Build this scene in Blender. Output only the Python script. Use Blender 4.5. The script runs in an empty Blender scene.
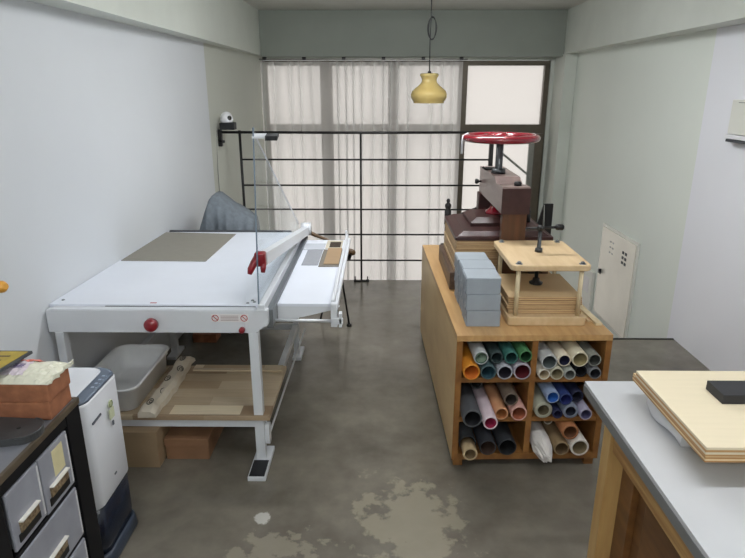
import bpy, bmesh, math, random
from mathutils import Vector, Matrix
random.seed(7)
PI = math.pi
SC = bpy.context.scene
C = SC.collection

# ------------------------------------------------------------------ materials
def srgb(r, g, b):
    f = lambda c: (c/255/12.92) if c/255 <= 0.04045 else ((c/255+0.055)/1.055)**2.4
    return (f(r), f(g), f(b), 1)

def mat(name, col, rough=.5, metal=0, noise=0, scale=20, col2=None, bump=0, stretch=None, coat=0, spec=.5):
    m = bpy.data.materials.new(name); m.use_nodes = True
    nt = m.node_tree; N = nt.nodes; L = nt.links
    p = N['Principled BSDF']
    p.inputs['Roughness'].default_value = rough
    p.inputs['Metallic'].default_value = metal
    p.inputs['Coat Weight'].default_value = coat
    p.inputs['Specular IOR Level'].default_value = spec
    c = srgb(*col)
    tc = N.new('ShaderNodeTexCoord'); mp = N.new('ShaderNodeMapping')
    L.new(tc.outputs['Object'], mp.inputs['Vector'])
    if stretch: mp.inputs['Scale'].default_value = stretch
    nz = N.new('ShaderNodeTexNoise'); nz.inputs['Scale'].default_value = scale; nz.inputs['Detail'].default_value = 4
    L.new(mp.outputs[0], nz.inputs['Vector'])
    mx = N.new('ShaderNodeMix'); mx.data_type = 'RGBA'
    if col2: c2 = srgb(*col2)
    else: c2 = tuple(max(0, v*(1-noise)) for v in c[:3])+(1,)
    mx.inputs[6].default_value = c; mx.inputs[7].default_value = c2
    rp = N.new('ShaderNodeMapRange'); rp.inputs[1].default_value = .35; rp.inputs[2].default_value = .65
    L.new(nz.outputs[0], rp.inputs[0]); L.new(rp.outputs[0], mx.inputs[0])
    L.new(mx.outputs[2], p.inputs['Base Color'])
    if bump:
        b = N.new('ShaderNodeBump'); b.inputs['Strength'].default_value = bump; b.inputs['Distance'].default_value = .01
        L.new(nz.outputs[0], b.inputs['Height']); L.new(b.outputs[0], p.inputs['Normal'])
    return m

def plank_mat(name, cols, width, rough=.5, axis=1):
    """laminated strips: one colour per strip, grain along the strip"""
    m = bpy.data.materials.new(name); m.use_nodes = True
    nt = m.node_tree; N = nt.nodes; L = nt.links; p = N['Principled BSDF']
    p.inputs['Roughness'].default_value = rough
    tc = N.new('ShaderNodeTexCoord'); br = N.new('ShaderNodeTexBrick')
    mp = N.new('ShaderNodeMapping')
    L.new(tc.outputs['Object'], mp.inputs[0]); L.new(mp.outputs[0], br.inputs['Vector'])
    br.inputs['Scale'].default_value = 1; br.inputs['Brick Width'].default_value = .34
    br.inputs['Row Height'].default_value = width; br.inputs['Mortar Size'].default_value = .0
    br.inputs['Color1'].default_value = (0, 0, 0, 1); br.inputs['Color2'].default_value = (1, 1, 1, 1)
    br.inputs['Bias'].default_value = 0
    ramp = N.new('ShaderNodeValToRGB'); e = ramp.color_ramp.elements
    while len(e) < len(cols): e.new(.5)
    for i, c in enumerate(cols):
        e[i].position = i/(len(cols)-1); e[i].color = srgb(*c)
    L.new(br.outputs['Color'], ramp.inputs[0])
    nz = N.new('ShaderNodeTexNoise'); nz.inputs['Scale'].default_value = 12
    mp2 = N.new('ShaderNodeMapping'); mp2.inputs['Scale'].default_value = (.6, 9, 9)
    L.new(tc.outputs['Object'], mp2.inputs[0]); L.new(mp2.outputs[0], nz.inputs['Vector'])
    mr = N.new('ShaderNodeMapRange'); mr.inputs[3].default_value = .8; mr.inputs[4].default_value = 1.12
    L.new(nz.outputs[0], mr.inputs[0])
    vm = N.new('ShaderNodeVectorMath'); vm.operation = 'SCALE'
    L.new(ramp.outputs[0], vm.inputs[0]); L.new(mr.outputs[0], vm.inputs['Scale'])
    L.new(vm.outputs[0], p.inputs['Base Color'])
    return m

def wood(name, c1, c2, stretch, rough=.45, scale=6):
    return mat(name, c1, rough, 0, 0, scale, c2, bump=.05, stretch=stretch)

def ply(name, c1, c2, t, rough=.55):
    """plywood edge: fine horizontal layers"""
    m = bpy.data.materials.new(name); m.use_nodes = True
    nt = m.node_tree; N = nt.nodes; L = nt.links; p = N['Principled BSDF']
    p.inputs['Roughness'].default_value = rough
    tc = N.new('ShaderNodeTexCoord'); sp = N.new('ShaderNodeSeparateXYZ')
    L.new(tc.outputs['Object'], sp.inputs[0])
    mu = N.new('ShaderNodeMath'); mu.operation = 'MULTIPLY'; mu.inputs[1].default_value = 2*PI/t
    L.new(sp.outputs[2], mu.inputs[0])
    sn = N.new('ShaderNodeMath'); sn.operation = 'SINE'; L.new(mu.outputs[0], sn.inputs[0])
    mr = N.new('ShaderNodeMapRange'); mr.inputs[1].default_value = -.3; mr.inputs[2].default_value = .3
    L.new(sn.outputs[0], mr.inputs[0])
    geo = N.new('ShaderNodeNewGeometry'); s2 = N.new('ShaderNodeSeparateXYZ'); L.new(geo.outputs['True Normal'], s2.inputs[0])
    ab = N.new('ShaderNodeMath'); ab.operation = 'ABSOLUTE'; L.new(s2.outputs[2], ab.inputs[0])
    gt = N.new('ShaderNodeMath'); gt.operation = 'LESS_THAN'; gt.inputs[1].default_value = .5; L.new(ab.outputs[0], gt.inputs[0])
    m2 = N.new('ShaderNodeMath'); m2.operation = 'MULTIPLY'; L.new(mr.outputs[0], m2.inputs[0]); L.new(gt.outputs[0], m2.inputs[1])
    nz = N.new('ShaderNodeTexNoise'); nz.inputs['Scale'].default_value = 5
    mp = N.new('ShaderNodeMapping'); mp.inputs['Scale'].default_value = (1, 14, 1)
    L.new(tc.outputs['Object'], mp.inputs[0]); L.new(mp.outputs[0], nz.inputs['Vector'])
    a = N.new('ShaderNodeMix'); a.data_type = 'RGBA'
    a.inputs[6].default_value = srgb(*c1); a.inputs[7].default_value = tuple(v*.9 for v in srgb(*c1)[:3])+(1,)
    L.new(nz.outputs[0], a.inputs[0])
    b = N.new('ShaderNodeMix'); b.data_type = 'RGBA'; b.inputs[7].default_value = srgb(*c2)
    L.new(a.outputs[2], b.inputs[6]); L.new(m2.outputs[0], b.inputs[0])
    L.new(b.outputs[2], p.inputs['Base Color'])
    return m

def split_wall(name, near, far, ysplit, bias):
    m = bpy.data.materials.new(name); m.use_nodes = True
    nt = m.node_tree; N = nt.nodes; L = nt.links; p = N['Principled BSDF']
    p.inputs['Roughness'].default_value = .6
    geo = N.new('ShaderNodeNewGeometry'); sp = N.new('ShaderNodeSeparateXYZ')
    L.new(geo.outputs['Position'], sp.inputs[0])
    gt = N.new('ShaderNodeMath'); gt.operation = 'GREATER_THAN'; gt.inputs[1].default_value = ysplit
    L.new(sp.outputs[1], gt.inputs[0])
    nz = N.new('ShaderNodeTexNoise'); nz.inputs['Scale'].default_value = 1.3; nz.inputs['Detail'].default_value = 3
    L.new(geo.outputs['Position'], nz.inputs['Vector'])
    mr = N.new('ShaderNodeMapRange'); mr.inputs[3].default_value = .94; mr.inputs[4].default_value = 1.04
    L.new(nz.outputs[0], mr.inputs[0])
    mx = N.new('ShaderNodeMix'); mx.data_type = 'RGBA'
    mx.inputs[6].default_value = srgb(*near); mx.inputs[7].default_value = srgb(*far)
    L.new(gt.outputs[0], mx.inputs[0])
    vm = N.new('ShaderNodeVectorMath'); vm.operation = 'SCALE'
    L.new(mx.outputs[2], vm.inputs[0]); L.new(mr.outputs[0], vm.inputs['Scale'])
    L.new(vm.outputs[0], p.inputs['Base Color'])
    b = N.new('ShaderNodeBump'); b.inputs['Strength'].default_value = .08; b.inputs['Distance'].default_value = .02
    n2 = N.new('ShaderNodeTexNoise'); n2.inputs['Scale'].default_value = 5
    L.new(geo.outputs['Position'], n2.inputs['Vector']); L.new(n2.outputs[0], b.inputs['Height']); L.new(b.outputs[0], p.inputs['Normal'])
    return m

def glass_like(name, tint, transp, kind='translucent', rough=.4):
    """part transparent, part scattering sheet"""
    m = bpy.data.materials.new(name); m.use_nodes = True
    nt = m.node_tree; N = nt.nodes; L = nt.links
    N.remove(N['Principled BSDF']); out = N['Material Output']
    t = N.new('ShaderNodeBsdfTransparent'); t.inputs[0].default_value = srgb(*tint)
    tr = N.new('ShaderNodeBsdfTranslucent'); tr.inputs[0].default_value = srgb(*tint)
    d = N.new('ShaderNodeBsdfDiffuse'); d.inputs[0].default_value = srgb(*tint)
    a = N.new('ShaderNodeMixShader'); a.inputs[0].default_value = .45
    L.new(tr.outputs[0], a.inputs[1]); L.new(d.outputs[0], a.inputs[2])
    b = N.new('ShaderNodeMixShader'); b.inputs[0].default_value = 1-transp
    L.new(t.outputs[0], b.inputs[1]); L.new(a.outputs[0], b.inputs[2]); L.new(b.outputs[0], out.inputs[0])
    return m

def sheer_mat(name, tint):
    m = glass_like(name, tint, .5)
    nt = m.node_tree; N = nt.nodes; L = nt.links
    mixes = [n for n in N if n.type == 'MIX_SHADER']
    mixes[0].inputs[0].default_value = .22
    lw = N.new('ShaderNodeLayerWeight'); lw.inputs[0].default_value = .5
    mr = N.new('ShaderNodeMapRange'); mr.inputs[1].default_value = 0; mr.inputs[2].default_value = 1
    mr.inputs[3].default_value = .54; mr.inputs[4].default_value = .88
    L.new(lw.outputs['Facing'], mr.inputs[0]); L.new(mr.outputs[0], mixes[1].inputs[0])
    return m

def milk_glass(name, tint):
    m = glass_like(name, tint, .06)
    nt = m.node_tree; N = nt.nodes; L = nt.links
    out = N['Material Output']; last = out.inputs[0].links[0].from_socket
    g = N.new('ShaderNodeBsdfGlossy'); g.inputs['Roughness'].default_value = .08
    f = N.new('ShaderNodeFresnel'); f.inputs[0].default_value = 1.5
    x = N.new('ShaderNodeMixShader'); L.new(f.outputs[0], x.inputs[0]); L.new(last, x.inputs[1]); L.new(g.outputs[0], x.inputs[2])
    L.new(x.outputs[0], out.inputs[0]); return m

def clear_mat(name, tint, gloss=.08):
    m = bpy.data.materials.new(name); m.use_nodes = True
    nt = m.node_tree; N = nt.nodes; L = nt.links
    N.remove(N['Principled BSDF']); out = N['Material Output']
    t = N.new('ShaderNodeBsdfTransparent'); t.inputs[0].default_value = tint
    g = N.new('ShaderNodeBsdfGlossy'); g.inputs['Roughness'].default_value = .08
    b = N.new('ShaderNodeMixShader'); b.inputs[0].default_value = gloss
    L.new(t.outputs[0], b.inputs[1]); L.new(g.outputs[0], b.inputs[2]); L.new(b.outputs[0], out.inputs[0])
    return m

def emit(name, col, s):
    m = bpy.data.materials.new(name); m.use_nodes = True
    nt = m.node_tree; N = nt.nodes; L = nt.links
    N.remove(N['Principled BSDF']); e = N.new('ShaderNodeEmission')
    e.inputs[0].default_value = col; e.inputs[1].default_value = s
    L.new(e.outputs[0], N['Material Output'].inputs[0]); return m

def concrete():
    m = bpy.data.materials.new('polished concrete'); m.use_nodes = True
    nt = m.node_tree; N = nt.nodes; L = nt.links; p = N['Principled BSDF']
    geo = N.new('ShaderNodeNewGeometry')
    def noise(s, d=5, stretch=None):
        n = N.new('ShaderNodeTexNoise'); n.inputs['Scale'].default_value = s; n.inputs['Detail'].default_value = d
        n.inputs['Roughness'].default_value = .6
        if stretch:
            mp = N.new('ShaderNodeMapping'); mp.inputs['Scale'].default_value = stretch
            L.new(geo.outputs['Position'], mp.inputs[0]); L.new(mp.outputs[0], n.inputs['Vector'])
        else: L.new(geo.outputs['Position'], n.inputs['Vector'])
        return n
    a = noise(1.6); b = noise(9); 
    mx = N.new('ShaderNodeMix'); mx.data_type = 'RGBA'
    mx.inputs[6].default_value = srgb(98, 93, 84); mx.inputs[7].default_value = srgb(126, 120, 109)
    r = N.new('ShaderNodeMapRange'); r.inputs[1].default_value = .35; r.inputs[2].default_value = .68
    L.new(a.outputs[0], r.inputs[0]); L.new(r.outputs[0], mx.inputs[0])
    m2 = N.new('ShaderNodeMix'); m2.data_type = 'RGBA'; m2.blend_type = 'MULTIPLY'; m2.inputs[0].default_value = .35
    L.new(mx.outputs[2], m2.inputs[6])
    r2 = N.new('ShaderNodeMapRange'); r2.inputs[1].default_value = .3; r2.inputs[2].default_value = .7; r2.inputs[3].default_value = .6; r2.inputs[4].default_value = 1.2
    L.new(b.outputs[0], r2.inputs[0]); L.new(r2.outputs[0], m2.inputs[7])
    last = m2.outputs[2]
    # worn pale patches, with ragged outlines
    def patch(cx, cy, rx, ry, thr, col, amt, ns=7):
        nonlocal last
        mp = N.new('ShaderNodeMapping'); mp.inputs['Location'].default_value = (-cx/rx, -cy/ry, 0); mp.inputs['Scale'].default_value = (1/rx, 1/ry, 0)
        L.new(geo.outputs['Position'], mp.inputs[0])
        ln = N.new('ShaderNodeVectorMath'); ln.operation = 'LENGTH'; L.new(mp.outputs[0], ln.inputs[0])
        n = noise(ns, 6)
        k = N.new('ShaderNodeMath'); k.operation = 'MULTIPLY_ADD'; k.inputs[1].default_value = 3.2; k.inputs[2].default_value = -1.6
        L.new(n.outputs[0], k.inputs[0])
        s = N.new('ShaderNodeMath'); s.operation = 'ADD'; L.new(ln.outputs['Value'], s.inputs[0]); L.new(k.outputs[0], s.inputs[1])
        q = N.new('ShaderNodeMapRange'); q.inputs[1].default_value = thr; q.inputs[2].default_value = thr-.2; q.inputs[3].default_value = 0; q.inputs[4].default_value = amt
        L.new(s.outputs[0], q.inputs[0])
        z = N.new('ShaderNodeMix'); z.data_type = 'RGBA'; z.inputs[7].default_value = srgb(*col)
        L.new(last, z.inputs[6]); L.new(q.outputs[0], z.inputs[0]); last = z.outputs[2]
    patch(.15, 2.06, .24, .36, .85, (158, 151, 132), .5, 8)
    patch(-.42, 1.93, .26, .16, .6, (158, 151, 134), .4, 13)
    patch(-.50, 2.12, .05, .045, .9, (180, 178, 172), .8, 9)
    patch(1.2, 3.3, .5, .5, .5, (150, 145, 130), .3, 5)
    L.new(last, p.inputs['Base Color'])
    rr = N.new('ShaderNodeMapRange'); rr.inputs[3].default_value = .10; rr.inputs[4].default_value = .22
    L.new(a.outputs[0], rr.inputs[0]); L.new(rr.outputs[0], p.inputs['Roughness'])
    p.inputs['Specular IOR Level'].default_value = .5
    bp = N.new('ShaderNodeBump'); bp.inputs['Strength'].default_value = .06; bp.inputs['Distance'].default_value = .01
    L.new(a.outputs[0], bp.inputs['Height']); L.new(bp.outputs[0], p.inputs['Normal'])
    return m

M = {}
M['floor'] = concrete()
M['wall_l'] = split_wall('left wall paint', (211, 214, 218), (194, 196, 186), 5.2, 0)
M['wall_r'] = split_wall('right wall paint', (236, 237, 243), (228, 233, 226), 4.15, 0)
M['plaster'] = mat('pale green plaster', (208, 212, 204), .6, noise=.06, scale=3)
M['plaster2'] = mat('far beam plaster', (140, 145, 137), .6, noise=.06, scale=3)  # same paint as the side beams; backlit shade put into the colour
M['ceil'] = mat('ceiling paint', (205, 204, 198), .7, noise=.04, scale=3)
M['slab'] = mat('slab edge steel', (48, 46, 42), .4, .6, noise=.2)
M['alu'] = mat('dark bronze window frame', (98, 90, 78), .4, .4, noise=.1)
M['sash'] = mat('grey aluminium sash', (150, 150, 144), .4, .6, noise=.1)
M['frost'] = glass_like('frosted window glass', (240, 237, 234), .75)
M['sheer'] = sheer_mat('sheer white curtain', (252, 252, 252))
M['track'] = mat('curtain rail metal', (110, 108, 102), .4, .5)
M['blackiron'] = mat('black painted iron', (32, 31, 31), .45, .3, noise=.2)
M['white'] = mat('white powder coat', (214, 217, 222), .35, noise=.03, scale=8)
M['bed'] = mat('white laminate bed', (228, 232, 242), .3, noise=.03, scale=5)
M['greymet'] = mat('brushed grey steel', (140, 145, 150), .3, .7, noise=.15, stretch=(20, 1, 20))
M['chrome'] = mat('chrome', (205, 207, 210), .42, .5)
M['red'] = mat('red plastic', (136, 20, 34), .3, noise=.1, coat=.3)
M['darkred'] = mat('glossy red enamel', (126, 8, 30), .15, noise=.15, coat=.8)
M['black'] = mat('black rubber', (26, 28, 32), .6, noise=.2, scale=60)
M['matgrey'] = mat('olive grey board', (136, 132, 122), .6, noise=.05)
M['plexi'] = clear_mat('clear acrylic guard', (.95, .97, .98, 1), .10)
M['plexiedge'] = mat('acrylic edge', (120, 135, 150), .2)
M['sticker'] = mat('sticker white', (225, 222, 222), .5)
M['stickred'] = mat('sticker red', (170, 40, 50), .5)
M['stickgrey'] = mat('sticker print', (170, 150, 150), .5)
M['tub'] = mat('pale grey plastic tub', (244, 245, 246), .35, noise=.03)
M['kraft'] = mat('kraft cardboard', (158, 134, 104), .7, noise=.12, scale=8)
M['kraft2'] = mat('brown cardboard', (138, 102, 74), .7, noise=.15, scale=8)
M['pkg'] = mat('printed kraft paper', (212, 202, 184), .7, noise=.12, scale=14, bump=.3)
M['pkgink'] = mat('black ink print', (50, 46, 42), .6)
M['lam'] = plank_mat('laminated wood', [(208, 192, 164), (176, 152, 122), (226, 212, 184), (154, 130, 104), (200, 182, 154)], .085)
M['cloth'] = mat('grey blue cloth', (116, 124, 132), .9, noise=.2, scale=30, bump=.2)
M['cab'] = wood('honey oak cabinet', (150, 104, 56), (126, 85, 45), (3, .4, 3), .4)  # shade on the cabinet front is put into this darker oak tone
M['cabside'] = wood('pale oak panel', (214, 184, 136), (200, 166, 116), (3, .4, 1.2), .4)  # same oak, lightened for the light falling on the left side
M['cabtop'] = wood('oak top panel', (194, 156, 106), (178, 138, 90), (6, .5, 3), .38)
M['ashwood'] = wood('pale beech', (208, 182, 144), (196, 168, 128), (5, .6, 3), .45)
M['ashrod'] = wood('pale dowel', (220, 205, 170), (205, 186, 150), (3, 3, .4), .5)
M['plylight'] = ply('light plywood', (206, 178, 136), (150, 112, 72), .009)
M['mahog'] = wood('dark mahogany', (62, 36, 34), (52, 26, 25), (5, .6, 5), .38)
M['mahog2'] = wood('worn mahogany beam', (124, 106, 100), (110, 92, 88), (5, .6, 5), .28)  # grey sheen of the glossy left face painted into the wood colour
M['walnut'] = wood('brown post wood', (90, 56, 34), (72, 44, 26), (5, 5, .5), .35)
M['oldwood'] = wood('grey brown foot beam', (104, 84, 70), (72, 54, 46), (5, .4, 5), .4)
M['steel'] = mat('dark steel screw', (78, 80, 82), .35, .8, noise=.2)
M['greybox'] = mat('blue grey wrapping paper', (150, 158, 166), .55, noise=.08, scale=12, bump=.1)
M['greyfold'] = mat('blue grey folded ends', (160, 166, 174), .6, col2=(120, 130, 140), scale=30, bump=.3)
M['paint_door'] = mat('ivory painted steel', (236, 232, 220), .25, .2, noise=.08, scale=3, bump=.15)
M['ivory'] = mat('ivory plastic', (222, 222, 214), .4)
M['slot'] = mat('dark slot', (70, 72, 76), .6)
M['steeltop'] = mat('pale worktop', (186, 187, 190), .42, noise=.1, scale=3)
M['topedge'] = mat('grey worktop edge', (112, 112, 112), .5, noise=.06)
M['tblleg'] = wood('pine table leg', (200, 164, 108), (176, 138, 84), (4, 4, .5), .5)
M['tblply'] = wood('apron plywood', (196, 156, 100), (160, 116, 66), (4, .4, 9), .5)
M['tblbrown'] = wood('brown panel', (124, 84, 46), (98, 64, 34), (4, .5, 3), .45)
M['birch'] = ply('birch plywood', (214, 201, 174), (176, 132, 82), .012)
M['birch2'] = ply('birch plywood warm', (224, 198, 152), (168, 122, 72), .010)
M['film'] = mat('thin plastic film', (200, 200, 204), .3)
M['blackbox'] = mat('black felted block', (38, 38, 42), .6, noise=.1)
M['brick'] = mat('terracotta block', (164, 106, 74), .75, noise=.35, scale=22, bump=.25)
M['brickside'] = M['brick']
M['bag'] = mat('crumpled pale bag', (226, 224, 206), .4, noise=.04, scale=10, bump=.1)
M['baglabel'] = mat('bag pink label', (222, 130, 116), .5)
M['bagprint'] = mat('bag printed panel', (226, 214, 222), .5)
M['bagink'] = mat('bag print lines', (120, 110, 150), .6)
M['yellow'] = mat('yellow sleeve', (192, 166, 60), .5, noise=.2, scale=25)
M['rackblack'] = mat('black rack metal', (14, 14, 17), .6, 0, spec=.25)
M['castiron'] = mat('cast iron plate', (78, 80, 82), .4, .3, noise=.2, scale=15, bump=.15)
M['racktop'] = mat('grey rack top', (122, 124, 132), .4, noise=.12)
M['rackedge'] = mat('worn brown edge', (90, 78, 62), .5, noise=.3)
M['drawer'] = clear_mat('clouded plastic drawer', (.5, .52, .55, 1), .1)
def cloudy(name, col, alpha):
    m = mat(name, col, .3, noise=.12, scale=9)
    m.node_tree.nodes['Principled BSDF'].inputs['Alpha'].default_value = alpha; return m
M['drawer'] = cloudy('clouded plastic drawer', (168, 170, 180), .8)
M['handleW'] = mat('label holder white', (222, 218, 210), .4)
M['handleB'] = mat('patterned brass pull', (112, 92, 66), .4, .4, col2=(170, 150, 120), scale=90)
M['paperY'] = mat('yellow paper', (214, 204, 160), .6, noise=.08)
M['pur'] = mat('white appliance plastic', (222, 224, 230), .3, noise=.01)
M['purtop'] = mat('white appliance lid', (236, 238, 244), .25, noise=.01)
M['purgrey'] = mat('slate control strip', (92, 104, 122), .35, noise=.04)
M['purnavy'] = mat('navy appliance base', (18, 27, 44), .25, noise=.1)
M['purfoot'] = mat('blue grey foot ring', (52, 62, 78), .35)
M['icon'] = mat('pale icons', (170, 184, 204), .4)
M['ink'] = mat('grey print', (92, 96, 106), .5)
M['energy'] = mat('pale green label', (196, 200, 170), .5)
M['energy2'] = mat('green label ring', (120, 132, 80), .5)
M['honey'] = wood('varnished handle', (206, 150, 62), (184, 124, 44), (1, 1, 4), .3)
M['amber'] = milk_glass('amber milk glass', (242, 218, 146))
M['lampin'] = mat('pale glass rim', (224, 214, 170), .15)
M['cord'] = mat('black cord', (22, 22, 24), .5)
M['camwhite'] = mat('camera white', (232, 232, 236), .3)
M['lens'] = mat('camera lens', (10, 10, 14), .1, coat=1)
M['stickbrown'] = mat('turned brown wood', (104, 78, 50), .45, noise=.3)
M['sw_grey'] = mat('grey book cloth', (150, 152, 158), .8, noise=.05, scale=60)
M['sw_light'] = mat('light grey book cloth', (188, 192, 200), .8, noise=.05, scale=60)
M['sw_olive'] = mat('taupe book cloth', (118, 112, 102), .8, noise=.05, scale=60)
M['sw_tan'] = mat('tan card', (158, 132, 102), .7, noise=.06)
M['sw_cream'] = mat('cream card', (198, 190, 172), .7, noise=.06)
M['sw_dark'] = mat('dark brown swatch', (74, 60, 48), .7, col2=(40, 32, 26), scale=120)
M['diff'] = emit('led diffuser', (.96, .98, 1, 1), 6)

# ------------------------------------------------------------------ mesh helpers
def add_box(bm, x0, x1, y0, y1, z0, z1, bev=0, seg=2, rot=None):
    r = bmesh.ops.create_cube(bm, size=1)
    vs = r['verts']
    for v in vs:
        v.co = Vector(((x0+x1)/2+v.co.x*(x1-x0), (y0+y1)/2+v.co.y*(y1-y0), (z0+z1)/2+v.co.z*(z1-z0)))
    if bev:
        es = {e for v in vs for e in v.link_edges}
        rr = bmesh.ops.bevel(bm, geom=list(es), offset=bev, segments=seg, profile=.6, affect='EDGES')
        vs = list({v for f in rr['faces'] for v in f.verts} | {v for v in vs if v.is_valid})
    if rot is not None:      # (angle, axis, pivot)
        bmesh.ops.rotate(bm, verts=[v for v in vs if v.is_valid], cent=Vector(rot[2]), matrix=Matrix.Rotation(rot[0], 3, rot[1]))
    return bm

def box(*a, **k): return add_box(bmesh.new(), *a, **k)

def add_tube(bm, pts, r, n=12, cap=True):
    """round bar through pts; r a number or one radius per point"""
    pts = [Vector(p) for p in pts]
    rs = r if isinstance(r, (list, tuple)) else [r]*len(pts)
    rings = []; up = None
    for i, p in enumerate(pts):
        d = (pts[min(i+1, len(pts)-1)]-pts[max(i-1, 0)]).normalized()
        if up is None:
            up = Vector((0, 0, 1)) if abs(d.z) < .9 else Vector((1, 0, 0))
        u = d.cross(up).normalized(); w = u.cross(d).normalized(); up = w
        rings.append([bm.verts.new(p+(u*math.cos(2*PI*k/n)+w*math.sin(2*PI*k/n))*rs[i]) for k in range(n)])
    for a, b in zip(rings, rings[1:]):
        for k in range(n):
            f = bm.faces.new((a[k], a[(k+1) % n], b[(k+1) % n], b[k])); f.smooth = True
    if cap:
        bm.faces.new(list(reversed(rings[0]))); bm.faces.new(rings[-1])
    return bm

def tube(*a, **k): return add_tube(bmesh.new(), *a, **k)

def add_lathe(bm, prof, axis='Z', c=(0, 0, 0), n=32, closed=False):
    """prof: list of (radius, height) turned about an axis through c"""
    c = Vector(c); rings = []
    for r, h in prof:
        ring = []
        for k in range(n):
            a = 2*PI*k/n
            if axis == 'Z': v = Vector((r*math.cos(a), r*math.sin(a), h))
            elif axis == 'Y': v = Vector((r*math.cos(a), h, r*math.sin(a)))
            else: v = Vector((h, r*math.cos(a), r*math.sin(a)))
            ring.append(bm.verts.new(c+v))
        rings.append(ring)
    pr = list(zip(rings, rings[1:]))
    if closed: pr.append((rings[-1], rings[0]))
    for a, b in pr:
        for k in range(n):
            f = bm.faces.new((a[k], a[(k+1) % n], b[(k+1) % n], b[k])); f.smooth = True
    return bm

def lathe(*a, **k): return add_lathe(bmesh.new(), *a, **k)

def add_prism(bm, pts, axis, a0, a1):
    """polygon extruded along an axis; pts are the two other coordinates"""
    def mk(p, a):
        if axis == 'X': return Vector((a, p[0], p[1]))
        if axis == 'Y': return Vector((p[0], a, p[1]))
        return Vector((p[0], p[1], a))
    A = [bm.verts.new(mk(p, a0)) for p in pts]; B = [bm.verts.new(mk(p, a1)) for p in pts]
    bm.faces.new(A); bm.faces.new(list(reversed(B)))
    for i in range(len(pts)):
        j = (i+1) % len(pts); bm.faces.new((A[i], B[i], B[j], A[j]))
    return bm

def prism(*a, **k): return add_prism(bmesh.new(), *a, **k)

def rrect(x0, x1, y0, y1, r, n=6):
    out = []
    for cx, cy, a0 in ((x1-r, y1-r, 0), (x0+r, y1-r, PI/2), (x0+r, y0+r, PI), (x1-r, y0+r, 3*PI/2)):
        for k in range(n+1):
            a = a0+PI/2*k/n; out.append((cx+r*math.cos(a), cy+r*math.sin(a)))
    return out

def add_loft(bm, rings, cap0=True, cap1=True, smooth=True):
    R = [[bm.verts.new(Vector(p)) for p in ring] for ring in rings]
    n = len(R[0])
    for a, b in zip(R, R[1:]):
        for k in range(n):
            f = bm.faces.new((a[k], a[(k+1) % n], b[(k+1) % n], b[k])); f.smooth = smooth
    if cap0: bm.faces.new(list(reversed(R[0])))
    if cap1: bm.faces.new(R[-1])
    return bm

def loft(*a, **k): return add_loft(bmesh.new(), *a, **k)

def add_torus(bm, c, R, r, axis='Z', n=48, m=12, ell=1.0):
    prof = [(R+r*math.cos(2*PI*k/m), ell*r*math.sin(2*PI*k/m)) for k in range(m)]
    return add_lathe(bm, prof, axis, c, n, closed=True)

# ------------------------------------------------------------------ object helpers
def world_loc(o):
    p = Vector((0, 0, 0))
    m = Matrix.Identity(4)
    while o:
        m = (Matrix.Translation(o.location) @ o.rotation_euler.to_matrix().to_4x4()) @ m
        o = o.parent
    return m

def obj(name, bm, m, parent=None, smooth=False, label=None, origin=None, local=False):
    """link the mesh as one object; the mesh is given in world coordinates unless local"""
    bmesh.ops.recalc_face_normals(bm, faces=bm.faces[:])
    me = bpy.data.meshes.new(name)
    if parent is not None and not local:
        bm.transform(world_loc(parent).inverted())
    elif origin is not None:
        bm.transform(Matrix.Translation(-Vector(origin)))
    bm.to_mesh(me); bm.free()
    o = bpy.data.objects.new(name, me); C.objects.link(o)
    me.materials.append(m if not isinstance(m, str) else M[m])
    if parent is not None: o.parent = parent
    if origin is not None and parent is None: o.location = origin
    if smooth:
        for p in me.polygons: p.use_smooth = True
    if label: o['label'] = label
    return o

def thing(name, label, cat, loc=(0, 0, 0), rotz=0, group=None):
    o = bpy.data.objects.new(name, None); C.objects.link(o)
    o.empty_display_size = .05
    o.location = loc; o.rotation_euler = (0, 0, rotz)
    tag(o, label, cat, group); return o

def tag(o, label, cat, group=None):
    o['label'] = label; o['category'] = cat
    if group: o['group'] = group
    return o

def struct(name, bm, m, parent=None, smooth=False):
    o = obj(name, bm, m, parent, smooth)
    if parent is None: o['kind'] = 'structure'
    return o

# ================================================================== THE ROOM
ZC = 2.57; YN = -1.3; YF = 7.34; ZL = -2.6
# mezzanine slab: wide part, then the balcony strip beside the stair opening
bm = bmesh.new()
add_prism(bm, [(-1.66, YN), (2.17, YN), (2.17, 4.04), (1.02, 4.04), (1.02, 5.45), (-1.46, 5.45)], 'Z', -.22, 0)
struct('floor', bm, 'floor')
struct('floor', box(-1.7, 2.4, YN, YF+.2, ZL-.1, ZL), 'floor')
bm = box(1.028, 2.168, 4.042, 4.06, -.20, .004)
add_box(bm, 1.022, 1.04, 4.06, 5.45, -.20, .004)
struct('trim_1', bm, 'slab')
struct('ceiling', box(-1.8, 2.4, YN, YF+.2, ZC, ZC+.1), 'ceil')
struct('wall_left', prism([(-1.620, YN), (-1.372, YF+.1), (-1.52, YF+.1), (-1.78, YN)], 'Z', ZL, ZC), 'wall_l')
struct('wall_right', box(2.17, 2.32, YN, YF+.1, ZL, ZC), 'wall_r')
struct('wall_near', box(-1.7, 2.4, YN-.1, YN, ZL, ZC), 'plaster')
# far wall with its big opening
bm = box(-1.5, 2.2, YF, YF+.12, 2.07, ZC)
add_box(bm, 1.99, 2.2, YF, YF+.12, ZL, 2.07)
add_box(bm, -1.5, -1.372, YF, YF+.12, ZL, 2.07)
struct('wall_far', bm, 'plaster')
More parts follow.
